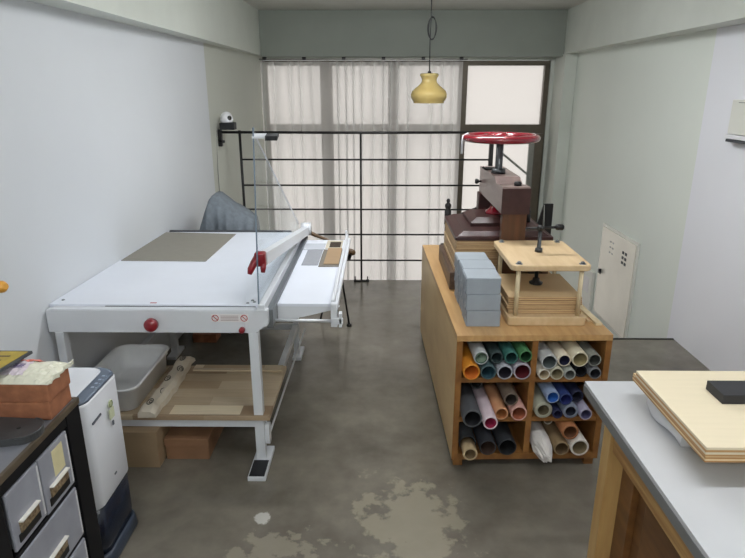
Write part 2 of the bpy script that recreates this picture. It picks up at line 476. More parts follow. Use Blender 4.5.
# beams
struct('trim_2', prism([(-1.63, YN), (-1.37, YN), (-1.318, YF), (-1.42, YF)], 'Z', 2.11, ZC), 'plaster')
struct('trim_3', prism([(1.90, YN), (2.169, YN), (2.169, YF), (2.05, YF)], 'Z', 2.12, ZC), 'plaster')
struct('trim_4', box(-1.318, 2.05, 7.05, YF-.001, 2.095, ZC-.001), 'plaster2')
struct('trim_5', box(2.035, 2.168, 6.95, YF-.001, ZL, 2.118), 'plaster')

# window: dark bronze frame over the full height, frosted panes
X0, X1, WT = -1.365, 1.985, 2.065
win = struct('window_1', box(X0, X1, YF+.02, YF+.09, WT-.055, WT), 'alu')
def wbar(x0, x1, z0, z1, d=.0): return obj('window_frame', box(x0, x1, YF+.01-d, YF+.09, z0, z1), 'alu', win)
wbar(X0, X0+.05, ZL, WT-.055); wbar(X1-.055, X1, ZL, WT-.055)
wbar(.935, 1.035, ZL, WT-.055)
for a, b in ((-.69, -.55), (.11, .22)): wbar(a, b, ZL, WT-.055)
for a, b in ((X0+.05, -.69), (-.55, .11), (.22, .935), (1.035, X1-.055)):
    wbar(a, b, 1.245, 1.345); wbar(a, b, -1.30, -1.22); wbar(a, b, ZL, ZL+.1)
    for z0, z1 in ((1.345, WT-.055), (-1.22, 1.245), (ZL+.1, -1.30)):
        obj('glass_pane', box(a, b, YF+.045, YF+.053, z0, z1), 'frost', win)
# the lower right light opens on a grey sash
obj('sash', add_box(add_box(add_box(bmesh.new(), 1.80, 1.86, YF-.05, YF-.01, -.20, 1.235), 1.40, 1.90, YF-.08, YF-.04, 1.16, 1.185,
    rot=(math.radians(-3), 'Y', (1.85, YF, 1.17))), 1.36, 1.84, YF-.08, YF-.05, .72, .745, rot=(math.radians(38), 'Y', (1.84, YF, .73))), 'sash', win, label='grey aluminium opening sash with diagonal stay')
obj('window_frame', box(1.865, 1.955, YF-.05, YF+.01, -.22, 1.244), 'alu', win)

# steel access door low on the right wall, beyond the floor edge
d = struct('door_1', box(2.155, 2.169, 4.80, 5.62, -.37, .53, bev=.003), 'ivory')
obj('door_leaf', box(2.146, 2.156, 4.83, 5.595, -.345, .505, bev=.003), 'paint_door', d)
h = obj('door_handle', add_tube(box(2.12, 2.146, 5.50, 5.53, .06, .10, bev=.004), [(2.125, 5.515, .075), (2.125, 5.47, .065)], .006), 'steel', d)
bm = bmesh.new()
for k, y in enumerate((5.00, 5.06)):
    for j in range(3): add_box(bm, 2.142, 2.1465, y-.018, y+.018, .28+.045*j, .305+.045*j, bev=.002)
obj('vent', bm, 'slot', d)
bm = bmesh.new()
for k, y in enumerate((5.30, 5.36)):
    for j in range(3): add_box(bm, 2.143, 2.1465, y-.012, y+.012, .30+.05*j, .312+.05*j)
obj('vent', bm, 'greymet', d)

# ================================================================== LAMPS
def ceiling_light(x, y, lab, w):
    t = thing('ceiling_light', lab, 'ceiling light', (x, y, ZC-.001), 0, 'linear ceiling lights')
    obj('housing', box(x-.62, x+.62, y-.05, y+.05, ZC-.045, ZC-.002, bev=.006), 'camwhite', t)
    pr_ = [(y-.045, ZC-.045)]+[(y-.04*math.cos(PI*k/10), ZC-.047-.04*math.sin(PI*k/10)) for k in range(11)]+[(y+.045, ZC-.045)]
    m = M['diff%d' % w] = emit('led diffuser %d' % w, (.955, .98, 1, 1), w)
    obj('diffuser', prism(pr_, 'X', x-.6, x+.6), m, t)
    return t
ceiling_light(-.4, -.9, 'white linear ceiling light nearest the viewer', 72)
ceiling_light(.85, 1.2, 'white linear ceiling light above the worktable', 40)
ceiling_light(.25, 3.6, 'white linear ceiling light over the aisle, furthest in', 84)

# pendant lamp
PX, PY = .40, 5.0
t = thing('pendant_lamp', 'amber glass pendant lamp hanging on a black cord before the window', 'lamp', (PX, PY, 1.64))
obj('canopy', lathe([(0, ZC), (.045, ZC), (.04, ZC-.02), (.01, ZC-.03), (0, ZC-.03)], c=(PX, PY, 0), n=20), 'cord', t)
obj('cord', tube([(PX, PY, ZC-.02), (PX+.003, PY, 2.3), (PX-.002, PY, 2.1), (PX, PY, 1.88)], .0045, 8), 'cord', t)
bm = bmesh.new()
for q in range(3):
    pts = [(PX+.012+.035*math.cos(a)*(1+.12*q)*.8, PY+.01*q-.01, 2.20+.085*math.sin(a)*(1-.04*q)) for a in [2*PI*k/20 for k in range(21)]]
    add_tube(bm, pts, .0042, 6, cap=False)
obj('cord_loop', bm, 'cord', t)
prof = [(.062, 1.862), (.068, 1.868), (.076, 1.855), (.066, 1.838), (.058, 1.82), (.062, 1.80), (.085, 1.775), (.112, 1.755),
        (.134, 1.735), (.145, 1.71), (.143, 1.685), (.132, 1.665), (.122, 1.652), (.124, 1.642), (.118, 1.642), (.116, 1.654),
        (.128, 1.672), (.138, 1.688), (.139, 1.708), (.128, 1.73), (.08, 1.77), (.055, 1.80), (.052, 1.82), (.06, 1.84)]
obj('shade', lathe(prof, c=(PX, PY, 0), n=40), 'amber', t)
obj('cap', lathe([(0, 1.885), (.012, 1.885), (.016, 1.87), (.055, 1.862), (.064, 1.858), (.0, 1.855)], c=(PX, PY, 0), n=24), 'steel', t)
obj('socket', lathe([(0, 1.86), (.018, 1.86), (.02, 1.79), (0, 1.78)], c=(PX, PY, 0), n=16), 'cord', t)

# ================================================================== RAILING
RY = 5.42
t = thing('railing', 'black iron balcony railing of thin horizontal bars before the curtain', 'railing', (-.16, RY, 0))
zs = (1.384, 1.145, .914, .692, .455, .205)
for i, z in enumerate(zs):
    x0 = -1.425 if i == 0 else -1.24
    obj('rail', tube([(x0, RY, z), (-.1, RY, z-(.004 if i == 0 else 0)), (1.0, RY, z)], .008 if i else .0115, 8), 'blackiron', t)
obj('post', tube([(-1.238, RY, 0), (-1.238, RY, 1.40)], .012, 8), 'blackiron', t)
obj('post', tube([(-.162, RY, 0), (-.162, RY, 1.385)], .009, 8), 'blackiron', t)
obj('post', box(.985, 1.02, RY-.02, RY+.02, 0, 1.395), 'blackiron', t)
bm = box(-.235, -.09, RY-.035, RY+.005, 0, .012, bev=.002)
for x in (-.222, -.103):
    add_lathe(bm, [(0, .0), (.014, .0), (.014, .018), (.006, .02), (.006, .05), (0, .05)], c=(x, RY-.018, .0), n=10)
obj('foot_bracket', bm, 'blackiron', t)
obj('wall_bracket', add_tube(box(-1.44, -1.395, RY-.02, RY+.02, 1.26, 1.41, bev=.004), [(-1.42, RY-.02, 1.31), (-1.37, RY-.03, 1.305)], .012, 8), 'blackiron', t)

# security camera on its black box at the wall end of the top rail
t = thing('security_camera', 'white dome security camera on a black box at the wall end of the railing', 'camera', (-1.335, RY, 1.407))
obj('mount_box', box(-1.40, -1.272, RY-.05, RY+.05, 1.407, 1.468, bev=.004), 'black', t, label='black mounting box')
obj('body', lathe([(0, 1.469), (.052, 1.469), (.056, 1.48), (.056, 1.50), (.052, 1.52), (.042, 1.54), (.026, 1.555), (.01, 1.561), (0, 1.562)], c=(-1.345, RY, 0), n=28), 'camwhite', t)
lm = bmesh.new(); bmesh.ops.create_uvsphere(lm, u_segments=16, v_segments=10, radius=.02); lm.transform(Matrix.Translation((-1.31, RY-.037, 1.508)))
obj('lens', lm, 'lens', t, smooth=True)
obj('cable', tube([(-1.405, RY-.03, 1.43), (-1.427, RY-.05, 1.40), (-1.43, RY-.1, 1.1), (-1.425, RY-.12, .8), (-1.43, RY-.15, .5), (-1.43, RY-.15, .3)], .004, 6), 'sash', t)

# ================================================================== CURTAIN
def curtain_mesh():
    bm = bmesh.new(); nx, nz = 420, 20
    xa, xb, zt, zb = -1.362, .955, 2.045, -1.6
    rows = []
    for j in range(nz+1):
        s = j/nz; z = zt+(zb-zt)*s
        row = []
        for i in range(nx+1):
            u = i/nx
            th = 2*PI*(18*u+.55*math.sin(2*PI*1.7*u+.5)+.30*math.sin(2*PI*4.3*u+1)+.10*math.sin(s*3+9*u))
            g = 1+.35*math.sin(2*PI*2.6*u+2)+.15*math.sin(s*4+14*u)
            x = xa+(xb-xa)*u-.023*g*math.sin(th)*(.5+.5*min(1, s*6))*math.sin(PI*min(1, u*12, (1-u)*12)/2)
            y = 7.165-.036*g*math.cos(th)
            row.append(bm.verts.new((x, y, z)))
        rows.append(row)
    for a, b in zip(rows, rows[1:]):
        for i in range(nx):
            f = bm.faces.new((a[i], a[i+1], b[i+1], b[i])); f.smooth = True
    return bm
t = thing('curtain', 'sheer white pleated curtain drawn across the tall window', 'curtain', (-.2, 7.17, -1.6))
obj('panel', curtain_mesh(), 'sheer', t)
t = thing('curtain_rail', 'thin grey curtain rail under the far beam', 'curtain rail', (-.2, 7.17, 2.06))
obj('rail', box(-1.36, 1.0, 7.155, 7.185, 2.062, 2.078), 'track', t)
for x in (-1.30, -.85, -.40, .05, .50, .93):
    obj('bracket', box(x-.02, x+.02, 7.145, 7.2, 2.062, 2.094), 'blackiron', t)

# ================================================================== BOARD CUTTER
ct = thing('board_cutter', 'large white board cutter table with red knobs and clear blade guard', 'board cutter', (-1.0, 3.1, 0))
bm = prism([(-1.507, 2.545), (-.545, 2.545), (-.545, 3.985), (-1.464, 3.985)], 'Z', .795, .812)
obj('bed', bm, 'bed', ct)
bm = box(-1.506, -.60, 2.502, 2.54, .69, .798, bev=.004)
add_box(bm, -1.462, -1.43, 2.54, 3.98, .69, .80); add_box(bm, -.60, -.56, 2.54, 3.98, .69, .80)
add_box(bm, -1.45, -.60, 3.94, 3.98, .69, .80)
add_prism(bm, [(-.60, .69), (-.56, .69), (-.525, .715), (-.50, .73), (-.50, .80), (-.60, .80)], 'Y', 2.502, 2.54)
obj('frame', bm, 'white', ct)
obj('front_stop', box(-1.485, -.560, 2.505, 2.546, .7985, .8015), 'white', ct)
obj('stop_gap', box(-1.25, -.56, 2.5435, 2.5455, .8017, .8045), 'slot', ct, label='thin dark gap under the bed edge')
obj('back_stop', box(-1.44, -.60, 3.985, 4.008, .80, .822, bev=.002), 'slot', ct, label='dark back stop bar')
def leg(x0, x1, y0, y1): return obj('leg', box(x0, x1, y0, y1, .012, .69, bev=.003), 'white', ct)
leg(-.592, -.548, 2.50, 2.545); leg(-1.478, -1.44, 2.50, 2.545); leg(-.572, -.535, 3.70, 3.74); leg(-1.42, -1.375, 3.72, 3.76)
for x, y0, y1 in ((-.567, 2.36, 2.62), (-1.462, 2.40, 2.62), (-.55, 3.66, 3.85), (-1.40, 3.66, 3.85)):
    w = .042 if y0 < 3 else .03
    f = obj('foot', box(x-w, x+w, y0, y1, 0, .022, bev=.002), 'white', ct)
    if y0 < 3: obj('rubber_pad', box(x-w+.006, x+w-.006, y0+.006, y0+.13, .022, .027, bev=.001), 'black', f)
# shelf rails
bm = box(-1.44, -.592, 2.505, 2.54, .20, .243, bev=.003); obj('shelf_rail', bm, 'white', ct)
obj('shelf_rail', box(-.575, -.54, 2.545, 3.70, .205, .243, bev=.003), 'white', ct)
obj('shelf_rail', box(-1.475, -1.44, 2.545, 3.72, .205, .243, bev=.003), 'white', ct)
obj('shelf_rail', box(-1.375, -.572, 3.705, 3.735, .205, .243, bev=.003), 'white', ct)
# pedal linkage: rod along the right side and its lug by the front leg
obj('pedal_rod', tube([(-.535, 2.55, .13), (-.532, 4.0, .09)], .006, 8), 'chrome', ct)
obj('lug', prism(rrect(2.52, 2.57, .09, .20, .02, 5), 'X', -.548, -.528), 'white', ct)
# red knobs, bolt
obj('knob', lathe([(0, 2.455), (.024, 2.457), (.030, 2.465), (.030, 2.487), (.018, 2.492), (.018, 2.503), (0, 2.503)], 'Y', (-1.022, 0, .739), 24), 'red', ct, label='large red knob')
obj('knob', lathe([(0, 2.480), (.011, 2.481), (.014, 2.486), (.014, 2.503), (0, 2.503)], 'Y', (-.618, 0, .708), 16), 'red', ct, label='small red knob')
# warning sticker
st = obj('warning_label', box(-.755, -.588, 2.4995, 2.5015, .745, .783), 'sticker', ct, label='sticker with two red warning signs')
bm = bmesh.new()
for x in (-.737, -.606):
    for v in (1,):
        add_torus(bm, (x, 2.4990, .764), .0145, .0018, 'Y', 24, 6)
        add_box(bm, x-.013, x+.013, 2.4982, 2.4996, .763, .766, rot=(PI/4, 'Y', (x, 2.499, .764)))
obj('sign', bm, 'stickred', st)
bm = bmesh.new()
for j in range(4): add_box(bm, -.712, -.632, 2.4985, 2.4996, .752+.007*j, .7545+.007*j)
obj('print', bm, 'stickgrey', st)
# small scale marks and screws at the right corner of the bed
bm = bmesh.new()
for x, y in ((-.60, 2.565), (-.572, 2.58), (-.585, 2.60), (-1.47, 2.60)):
    add_lathe(bm, [(0, .816), (.006, .816), (.008, .812), (0, .8115)], c=(x, y, 0), n=10)
obj('screw', bm, 'greymet', ct)
obj('mark', box(-1.05, -1.02, 2.560, 2.570, .8119, .8127), 'stickred', ct)
# cutting edge, channel, guide
obj('cutting_edge', box(-.545, -.512, 2.51, 3.98, .742, .822, bev=.002), 'white', ct)
obj('channel', box(-.512, -.482, 2.54, 3.96, .70, .79, bev=.002), 'greymet', ct, label='grey side channel')
# blade arm, raised at the near end, hinged at the far end
def arm_ring(y, z, w, h, x=-.505): return [(x-w/2, y, z-h/2), (x+w/2, y, z-h/2), (x+w/2, y, z+h/2), (x-w/2, y, z+h/2)]
obj('blade_arm', loft([arm_ring(2.55, 1.030, .036, .056, -.514), arm_ring(4.0, .822, .046, .052, -.498)], smooth=False), 'white', ct)
obj('blade', loft([arm_ring(2.62, .985, .005, .035, -.530), arm_ring(3.95, .80, .005, .035, -.508)], smooth=False), 'greymet', ct, label='steel blade')
obj('hinge', lathe([(0, -.53), (.042, -.53), (.042, -.465), (0, -.465)], 'X', (0, 4.0, .835), 24), 'white', ct)
bm = bmesh.new()
add_box(bm, -.548, -.500, 2.515, 2.56, 1.000, 1.064, bev=.010, seg=3)
add_tube(bm, [(-.535, 2.535, 1.045), (-.548, 2.515, 1.02), (-.562, 2.505, .992), (-.568, 2.50, .972)], [.016, .017, .016, .010], 12)
add_tube(bm, [(-.512, 2.535, 1.03), (-.510, 2.52, .995), (-.512, 2.515, .975)], [.014, .013, .009], 12)
obj('handle', bm, 'red', ct, label='red blade handle', smooth=True)
# clear guard: tall triangle standing on the near end, falling to the hinge
g = obj('guard', prism([(2.505, .83), (2.505, 1.60), (2.515, 1.605), (2.56, 1.555), (3.90, .885), (3.90, .83)], 'X', -.551, -.546), 'plexi', ct, label='clear acrylic blade guard')
obj('guard_edge', box(-.5515, -.5455, 2.501, 2.5045, .83, 1.60), 'plexiedge', g)
obj('guard_edge', prism([(2.56, 1.5545), (3.90, .8895), (3.90, .892), (2.56, 1.557)], 'X', -.5515, -.5455), 'film', g)
cl = obj('clip', prism([(2.50, 1.556), (2.545, 1.566), (2.545, 1.574), (2.50, 1.564)], 'X', -.555, -.475), 'white', g)
obj('clip_tip', prism([(2.497, 1.548), (2.545, 1.562), (2.545, 1.574), (2.497, 1.566)], 'X', -.500, -.450), 'black', g, label='black clip end')
for o in [g]+list(g.children):
    for v in o.data.vertices: v.co.x += max(0, v.co.z-.83)*.028
g.location.x += .012

# side table of the cutter with its outer rail
obj('side_tray', box(-.480, -.222, 2.65, 3.90, .765, .78, bev=.002), 'bed', ct)
obj('tray_skirt', prism([(-.480, .765), (-.185, .765), (-.20, .752), (-.36, .712), (-.42, .700), (-.480, .700)], 'Y', 2.652, 2.668), 'white', ct)
obj('tray_rail', add_box(add_box(box(-.222, -.205, 2.62, 3.95, .76, .808, bev=.003), -.205, -.19, 2.62, 3.93, .76, .786, bev=.002), -.226, -.212, 3.93, 3.96, .76, .835, bev=.003), 'white', ct)
obj('tray_bracket', add_box(add_box(box(-.222, -.192, 2.59, 2.62, .685, .80, bev=.003), -.215, -.165, 2.585, 2.60, .70, .73, bev=.003), -.185, -.17, 2.585, 2.62, .685, .755, bev=.003), 'white', ct)
obj('guide_rod', add_lathe(tube([(-.54, 2.60, .715), (-.195, 2.60, .712)], .008, 12), [(0, -.205), (.014, -.205), (.014, -.195), (0, -.195)], 'X', (0, 2.60, .712), 12), 'chrome', ct, label='chrome guide rod')
obj('tray_arm', add_box(box(-.50, -.46, 3.60, 3.64, .68, .765), -.50, -.20, 3.60, 3.64, .74, .765), 'white', ct)
obj('tray_arm', box(-.52, -.22, 2.78, 2.82, .735, .765), 'white', ct)

# samples lying on the side tray
def sample(x0, x1, y0, y1, z, m, lab, cat='swatch', th=.003, sk=0):
    o = obj('book_cloth_swatch', prism([(x0, y0), (x1, y0+sk), (x1, y1+sk), (x0, y1)], 'Z', z, z+th), m, origin=((x0+x1)/2, (y0+y1)/2, z))
    return tag(o, lab, cat)
sample(-.475, -.345, 3.635, 3.79, .7805, 'sw_light', 'light grey swatch at the back of the cutter side tray')
sample(-.445, -.350, 3.29, 3.625, .7805, 'sw_grey', 'mid grey swatch on the cutter side tray, left of the tan card')
sample(-.345, -.228, 3.26, 3.64, .7805, 'sw_olive', 'taupe swatch on the side tray underneath the tan card')
sample(-.318, -.230, 3.30, 3.66, .7838, 'sw_tan', 'tan card lying on the taupe swatch of the side tray', 'card', .004)
sample(-.340, -.235, 3.67, 3.875, .7805, 'sw_cream', 'cream card at the far end of the side tray', 'card')
sample(-.315, -.245, 3.69, 3.82, .7838, 'sw_dark', 'small dark brown swatch on the cream card')
# grey board on the bed
o = obj('grey_board', prism([(-1.474, 3.262), (-.985, 3.252), (-.965, 3.915), (-1.455, 3.965)], 'Z', .8125, .8165), 'matgrey', origin=(-1.2, 3.6, .8125))
tag(o, 'olive grey board lying on the white cutter bed', 'board')

# brown stick on a black stand behind the side tray
t = thing('stick_stand', 'black legged stand with a slanting brown turned stick behind the side tray', 'stand', (-.30, 4.2, 0))
pts = [(-.52, 4.15, .780), (-.49, 4.15, .770), (-.45, 4.15, .752), (-.37, 4.15, .72), (-.25, 4.15, .655), (-.20, 4.15, .632), (-.18, 4.15, .622), (-.168, 4.15, .617)]
obj('stick', tube(pts, [.008, .016, .013, .010, .010, .022, .022, .010], 12), 'stickbrown', t)
obj('collar', tube([(-.20, 4.15, .625), (-.215, 4.16, .575)], .014, 10), 'blackiron', t)
obj('leg', add_lathe(tube([(-.30, 4.16, .66), (-.225, 4.28, .012)], .0075, 8), [(0, .0), (.02, .0), (.018, .018), (0, .02)], c=(-.225, 4.28, 0), n=12), 'blackiron', t)
obj('leg', tube([(-.30, 4.16, .66), (-.46, 4.40, .0)], .0075, 8), 'blackiron', t)
obj('leg', tube([(-.30, 4.16, .66), (-.33, 4.44, .0)], .0075, 8), 'blackiron', t)

# draped thing behind the cutter
def drape():
    bm = bmesh.new(); rows = []
    tops = [(-1.33, .70), (-1.30, .80), (-1.255, .93), (-1.215, 1.025), (-1.19, 1.045), (-1.16, 1.04), (-1.05, .96), (-.98, .915), (-.90, .865), (-.89, .80)]
    def top(x):
        for (a, za), (b, zb) in zip(tops, tops[1:]):
            if a <= x <= b: return za+(zb-za)*(x-a)/(b-a)
        return tops[-1][1]
    nu = 60
    prof = [(4.58, 0.0), (4.57, .5), (4.54, .85), (4.50, 1.0), (4.40, 1.0), (4.32, .985), (4.25, .93), (4.22, .8), (4.19, .5), (4.17, .2), (4.16, .02)]
    for (y, s) in prof:
        row = []
        for i in range(nu+1):
            u = i/nu; x = -1.33+.44*u
            z = (top(x)-.035)*s; x -= .03
            fall = max(0, 1-s)
            yy = y+(.030*math.sin(u*17+1)+.016*math.sin(u*39))*(.3+fall*1.6)
            row.append(bm.verts.new((x-.10*fall*(1-u)**2*.4, yy, max(z, .004))))
        rows.append(row)
    for a, b in zip(rows, rows[1:]):
        for i in range(nu):
            f = bm.faces.new((a[i], a[i+1], b[i+1], b[i])); f.smooth = True
    for e in (0, nu):
        f = bm.faces.new([r[e] for r in rows]); 
    return bm
o = obj('cloth_cover', drape(), 'cloth', origin=(-1.1, 4.35, 0))
tag(o, 'grey blue cloth draped over equipment behind the cutter table', 'cloth')

# ---- lower shelf of the cutter
o = obj('laminated_board', box(-1.462, -.515, 2.49, 3.03, .2435, .268, bev=.002), 'lam', origin=(-1.0, 2.76, .2435))
tag(o, 'striped laminated wood board resting on the lower cutter rails', 'board')
o = obj('wood_strip', box(-1.02, -.53, 2.955, 3.02, .2685, .279, bev=.002), 'lam', origin=(-.8, 2.98, .2685))
tag(o, 'narrow wood strip lying along the back of the laminated board', 'strip')
t = thing('plastic_tub', 'pale grey plastic tub on the shelf under the cutter', 'tub', (-1.29, 2.76, .2685))
def rr3(x0, x1, y0, y1, r, z): return [(a, b, z) for a, b in rrect(x0, x1, y0, y1, r)]
tx0, tx1, ty0, ty1 = -1.445, -1.15, 2.50, 3.03
rings = [rr3(tx0+.03, tx1-.03, ty0+.03, ty1-.03, .05, .2687), rr3(tx0+.018, tx1-.018, ty0+.018, ty1-.018, .055, .275), rr3(tx0+.012, tx1-.012, ty0+.012, ty1-.012, .06, .365), rr3(tx0+.004, tx1-.004, ty0+.004, ty1-.004, .065, .367),
         rr3(tx0+.004, tx1-.004, ty0+.004, ty1-.004, .065, .385), rr3(tx0-.004, tx1+.004, ty0-.004, ty1+.004, .07, .388), rr3(tx0-.004, tx1+.004, ty0-.004, ty1+.004, .07, .397), rr3(tx0+.010, tx1-.010, ty0+.010, ty1-.010, .06, .398),
         rr3(tx0+.016, tx1-.016, ty0+.016, ty1-.016, .055, .37), rr3(tx0+.024, tx1-.024, ty0+.024, ty1-.024, .05, .285), rr3(tx0+.05, tx1-.05, ty0+.05, ty1-.05, .04, .275)]
obj('body', loft(rings), 'tub', t)
random.seed(21)
# long paper parcel
t = thing('paper_parcel', 'long kraft paper parcel with black printed motifs beside the tub', 'parcel', (-1.09, 2.78, .2685))
bm = bmesh.new(); rings = []
for k in range(15):
    s = k/14; y = 2.47+.62*s; x = -1.093+.012*math.sin(s*4)+.012*s
    w = .038+.004*math.sin(k*2.3); h = .052+.004*math.sin(k*1.7+1)
    if k in (0, 14): w *= 1.1; h *= .55
    rings.append([(x-w, y+random.uniform(-.006, .006), .2687), (x+w, y+random.uniform(-.006, .006), .2687), (x+w*.95, y, .2687+h*.6), (x+w*.45, y, .2687+h), (x-w*.6, y, .2687+h*1.02), (x-w, y, .2687+h*.7)])
obj('wrapping', loft(rings, smooth=False), 'pkg', t)
for k, yy in enumerate((2.52, 2.64, 2.76, 2.89, 3.0)):
    bm = bmesh.new()
    add_torus(bm, (0, 0, 0), .019, .0022, 'Z', 20, 6)
    add_torus(bm, (.004, 0, 0), .009, .002, 'Z', 14, 6)
    sx = 1 if k % 2 else .8
    bm.transform(Matrix.Translation((-1.085+(.018 if k % 2 else -.004)+.01*(yy-2.5), yy, .3275 if not k % 2 else .318)) @ Matrix.Rotation((.6 if k % 2 else .05), 4, 'Y') @ Matrix.Diagonal((sx*.85, 1.4, .7, 1)))
    obj('printed_motif', bm, 'pkgink', t)
# cardboard boxes on the floor below
t = thing('cardboard_box', 'taller tan cardboard box on the floor under the cutter', 'box', (-1.14, 2.7, 0))
obj('body', box(-1.25, -1.055, 2.46, 2.92, .001, .195, bev=.002), 'kraft', t)
obj('lid', box(-1.253, -1.052, 2.457, 2.923, .17, .197, bev=.002), 'kraft', t)
t = thing('cardboard_box', 'low brown cardboard box beside the taller one under the cutter', 'box', (-.93, 2.75, 0))
obj('body', box(-1.045, -.835, 2.53, 2.98, .001, .075, bev=.002), 'kraft2', t)
obj('lid', box(-1.049, -.831, 2.526, 2.984, .075, .118, bev=.002), 'kraft2', t)
o = obj('clay_block', box(-1.34, -1.17, 3.95, 4.08, .001, .065, bev=.004), 'brick', origin=(-1.25, 4.03, .001))
tag(o, 'reddish brown block on the floor far behind the cutter legs', 'block')

# ================================================================== ROLL CABINET
CR = math.radians(1.5)
cb = thing('roll_cabinet', 'long oak cabinet with pigeonholes full of paper rolls', 'cabinet', (.355, 2.475, 0), CR)
W_, D_, H_ = .708, 1.64, .693
def cpart(n, m, *a, bev=.002): return obj(n, box(*a, bev=bev), m, cb, local=True)
cpart('top_panel', 'cabtop', 0, W_, 0, D_, .664, H_)
cpart('front_edge', 'cab', 0, .028, -.002, 0, .045, .664, bev=0)  # thin strip keeps the shaded tone on the lit panel's front
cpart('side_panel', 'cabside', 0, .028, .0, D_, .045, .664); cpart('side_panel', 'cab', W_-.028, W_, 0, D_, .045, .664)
cpart('bottom_panel', 'cab', .028, W_-.028, .0, D_, .045, .078)
cpart('back_panel', 'cab', .028, W_-.028, D_-.02, D_, .078, .664)
cpart('divider', 'cab', .345, .373, .004, D_-.02, .078, .664)
for x0, x1 in ((.028, .345), (.373, W_-.028)):
    for z0, z1 in ((.456, .481), (.250, .275)): cpart('shelf', 'cab', x0, x1, .003, D_-.02, z0, z1)
for x in (.012, W_-.055):
    for y in (.02, D_-.07): cpart('leg', 'cab', x, x+.045, y, y+.05, 0, .045)

# paper rolls: x, z, radius, front y, outer, inner colour, what it looks like
def rmat(c): return mat('paper %d %d %d' % c, c, .55, noise=.08, scale=15)
RM = {}
def rm(c):
    if c not in RM: RM[c] = rmat(c)
    return RM[c]
def roll(x, z, r, yf, outer, inner, lab, grp, wall=.006, L=.72, lean=0, spiral=0):
    t = thing('paper_roll', lab, 'roll', (x, yf, z-r), 0, grp)
    c = (0, 0, 0)
    wall = min(wall, r*.5)
    bm = lathe([(r-wall, 0), (r-.0015, -.002), (r, .002), (r, L), (r-wall, L)], 'Y', c, 28, closed=False)
    rr = r-wall
    k = Matrix.Translation((x, yf, z)) @ Matrix.Rotation(lean+CR, 4, 'Z')
    bm.transform(k); obj('outer_wrap', bm, rm(outer), t)
    bm = lathe([(rr, -.0005), (rr-.0015, .0015), (rr-.0015, L-.01), (0, L-.01)], 'Y', c, 28)
    bm.transform(k); obj('core', bm, rm(inner), t)
    if spiral:
        bm = bmesh.new()
        for q in range(spiral):
            add_lathe(bm, [(rr*(1-.24*q)-.003, .004+.004*q), (rr*(1-.24*q)-.0045, .004+.004*q), (rr*(1-.24*q)-.0045, .2), (rr*(1-.24*q)-.003, .2)], 'Y', (0, 0, -.0), 24, closed=True)
        bm.transform(k); obj('inner_turns', bm, rm((120, 140, 122)), t)
    return t
G = ['rolls in the top left pigeonhole', 'rolls in the top right pigeonhole', 'rolls in the middle left pigeonhole',
     'rolls in the middle right pigeonhole', 'rolls in the bottom left pigeonhole', 'rolls in the bottom right pigeonhole']
Yf = 2.462
# top left
S1 = .4815
roll(.4255, S1+.040, .039, 2.455, (214, 140, 46), (200, 110, 40), 'orange roll at the left end of the top left pigeonhole', G[0])
roll(.5035, S1+.0365, .036, Yf, (70, 92, 96), (36, 66, 78), 'dark teal roll beside the orange roll, bottom row', G[0])
roll(.5785, S1+.0365, .036, Yf, (160, 162, 170), (34, 30, 40), 'grey roll with a near black inside, third in the top left bottom row', G[0], .007)
roll(.6575, S1+.041, .0405, Yf, (166, 160, 170), (84, 22, 30), 'lilac grey roll with a dark red inside at the top left pigeonhole', G[0], .007)
roll(.4660, .591, .033, 2.46, (172, 176, 178), (60, 90, 76), 'white grey roll with green turns inside, on the orange roll', G[0], .006, spiral=2)
roll(.5410, .583, .030, 2.48, (52, 66, 66), (30, 44, 46), 'dark green grey roll in the upper row of the top left pigeonhole', G[0])
roll(.6055, .586, .031, 2.475, (60, 112, 104), (28, 60, 60), 'teal roll just left of the green roll', G[0])
roll(.6680, .598, .0295, 2.465, (70, 122, 78), (24, 60, 34), 'green roll at the right end of the top left pigeonhole', G[0])
# top right
roll(.7580, S1+.0275, .027, Yf, (206, 200, 186), (176, 160, 132), 'small cream roll at the lower left of the top right pigeonhole', G[1])
roll(.8160, S1+.031, .0305, Yf, (188, 184, 164), (128, 118, 90), 'beige roll second in the bottom row of the top right pigeonhole', G[1])
roll(.8755, S1+.0275, .0265, Yf, (166, 170, 164), (96, 98, 92), 'small grey green roll third in the bottom row, top right', G[1])
roll(.9330, S1+.030, .0295, 2.49, (26, 28, 34), (12, 12, 16), 'black roll in the bottom row of the top right pigeonhole', G[1])
roll(.9930, S1+.029, .0285, Yf+.01, (120, 122, 126), (28, 28, 34), 'grey roll with a black inside at the right end of the bottom row', G[1])
roll(.7760, .571, .036, Yf, (176, 178, 178), (80, 88, 88), 'light grey roll at the left of the top right upper row', G[1])
roll(.8460, .576, .030, 2.47, (216, 206, 186), (34, 34, 60), 'cream roll with a navy inside, top right upper row', G[1])
roll(.9130, .586, .0368, 2.46, (212, 204, 180), (150, 138, 100), 'largest cream roll in the top right upper row', G[1])
roll(.9840, .576, .031, 2.475, (132, 134, 126), (60, 62, 58), 'grey roll at the right end of the top right upper row', G[1])
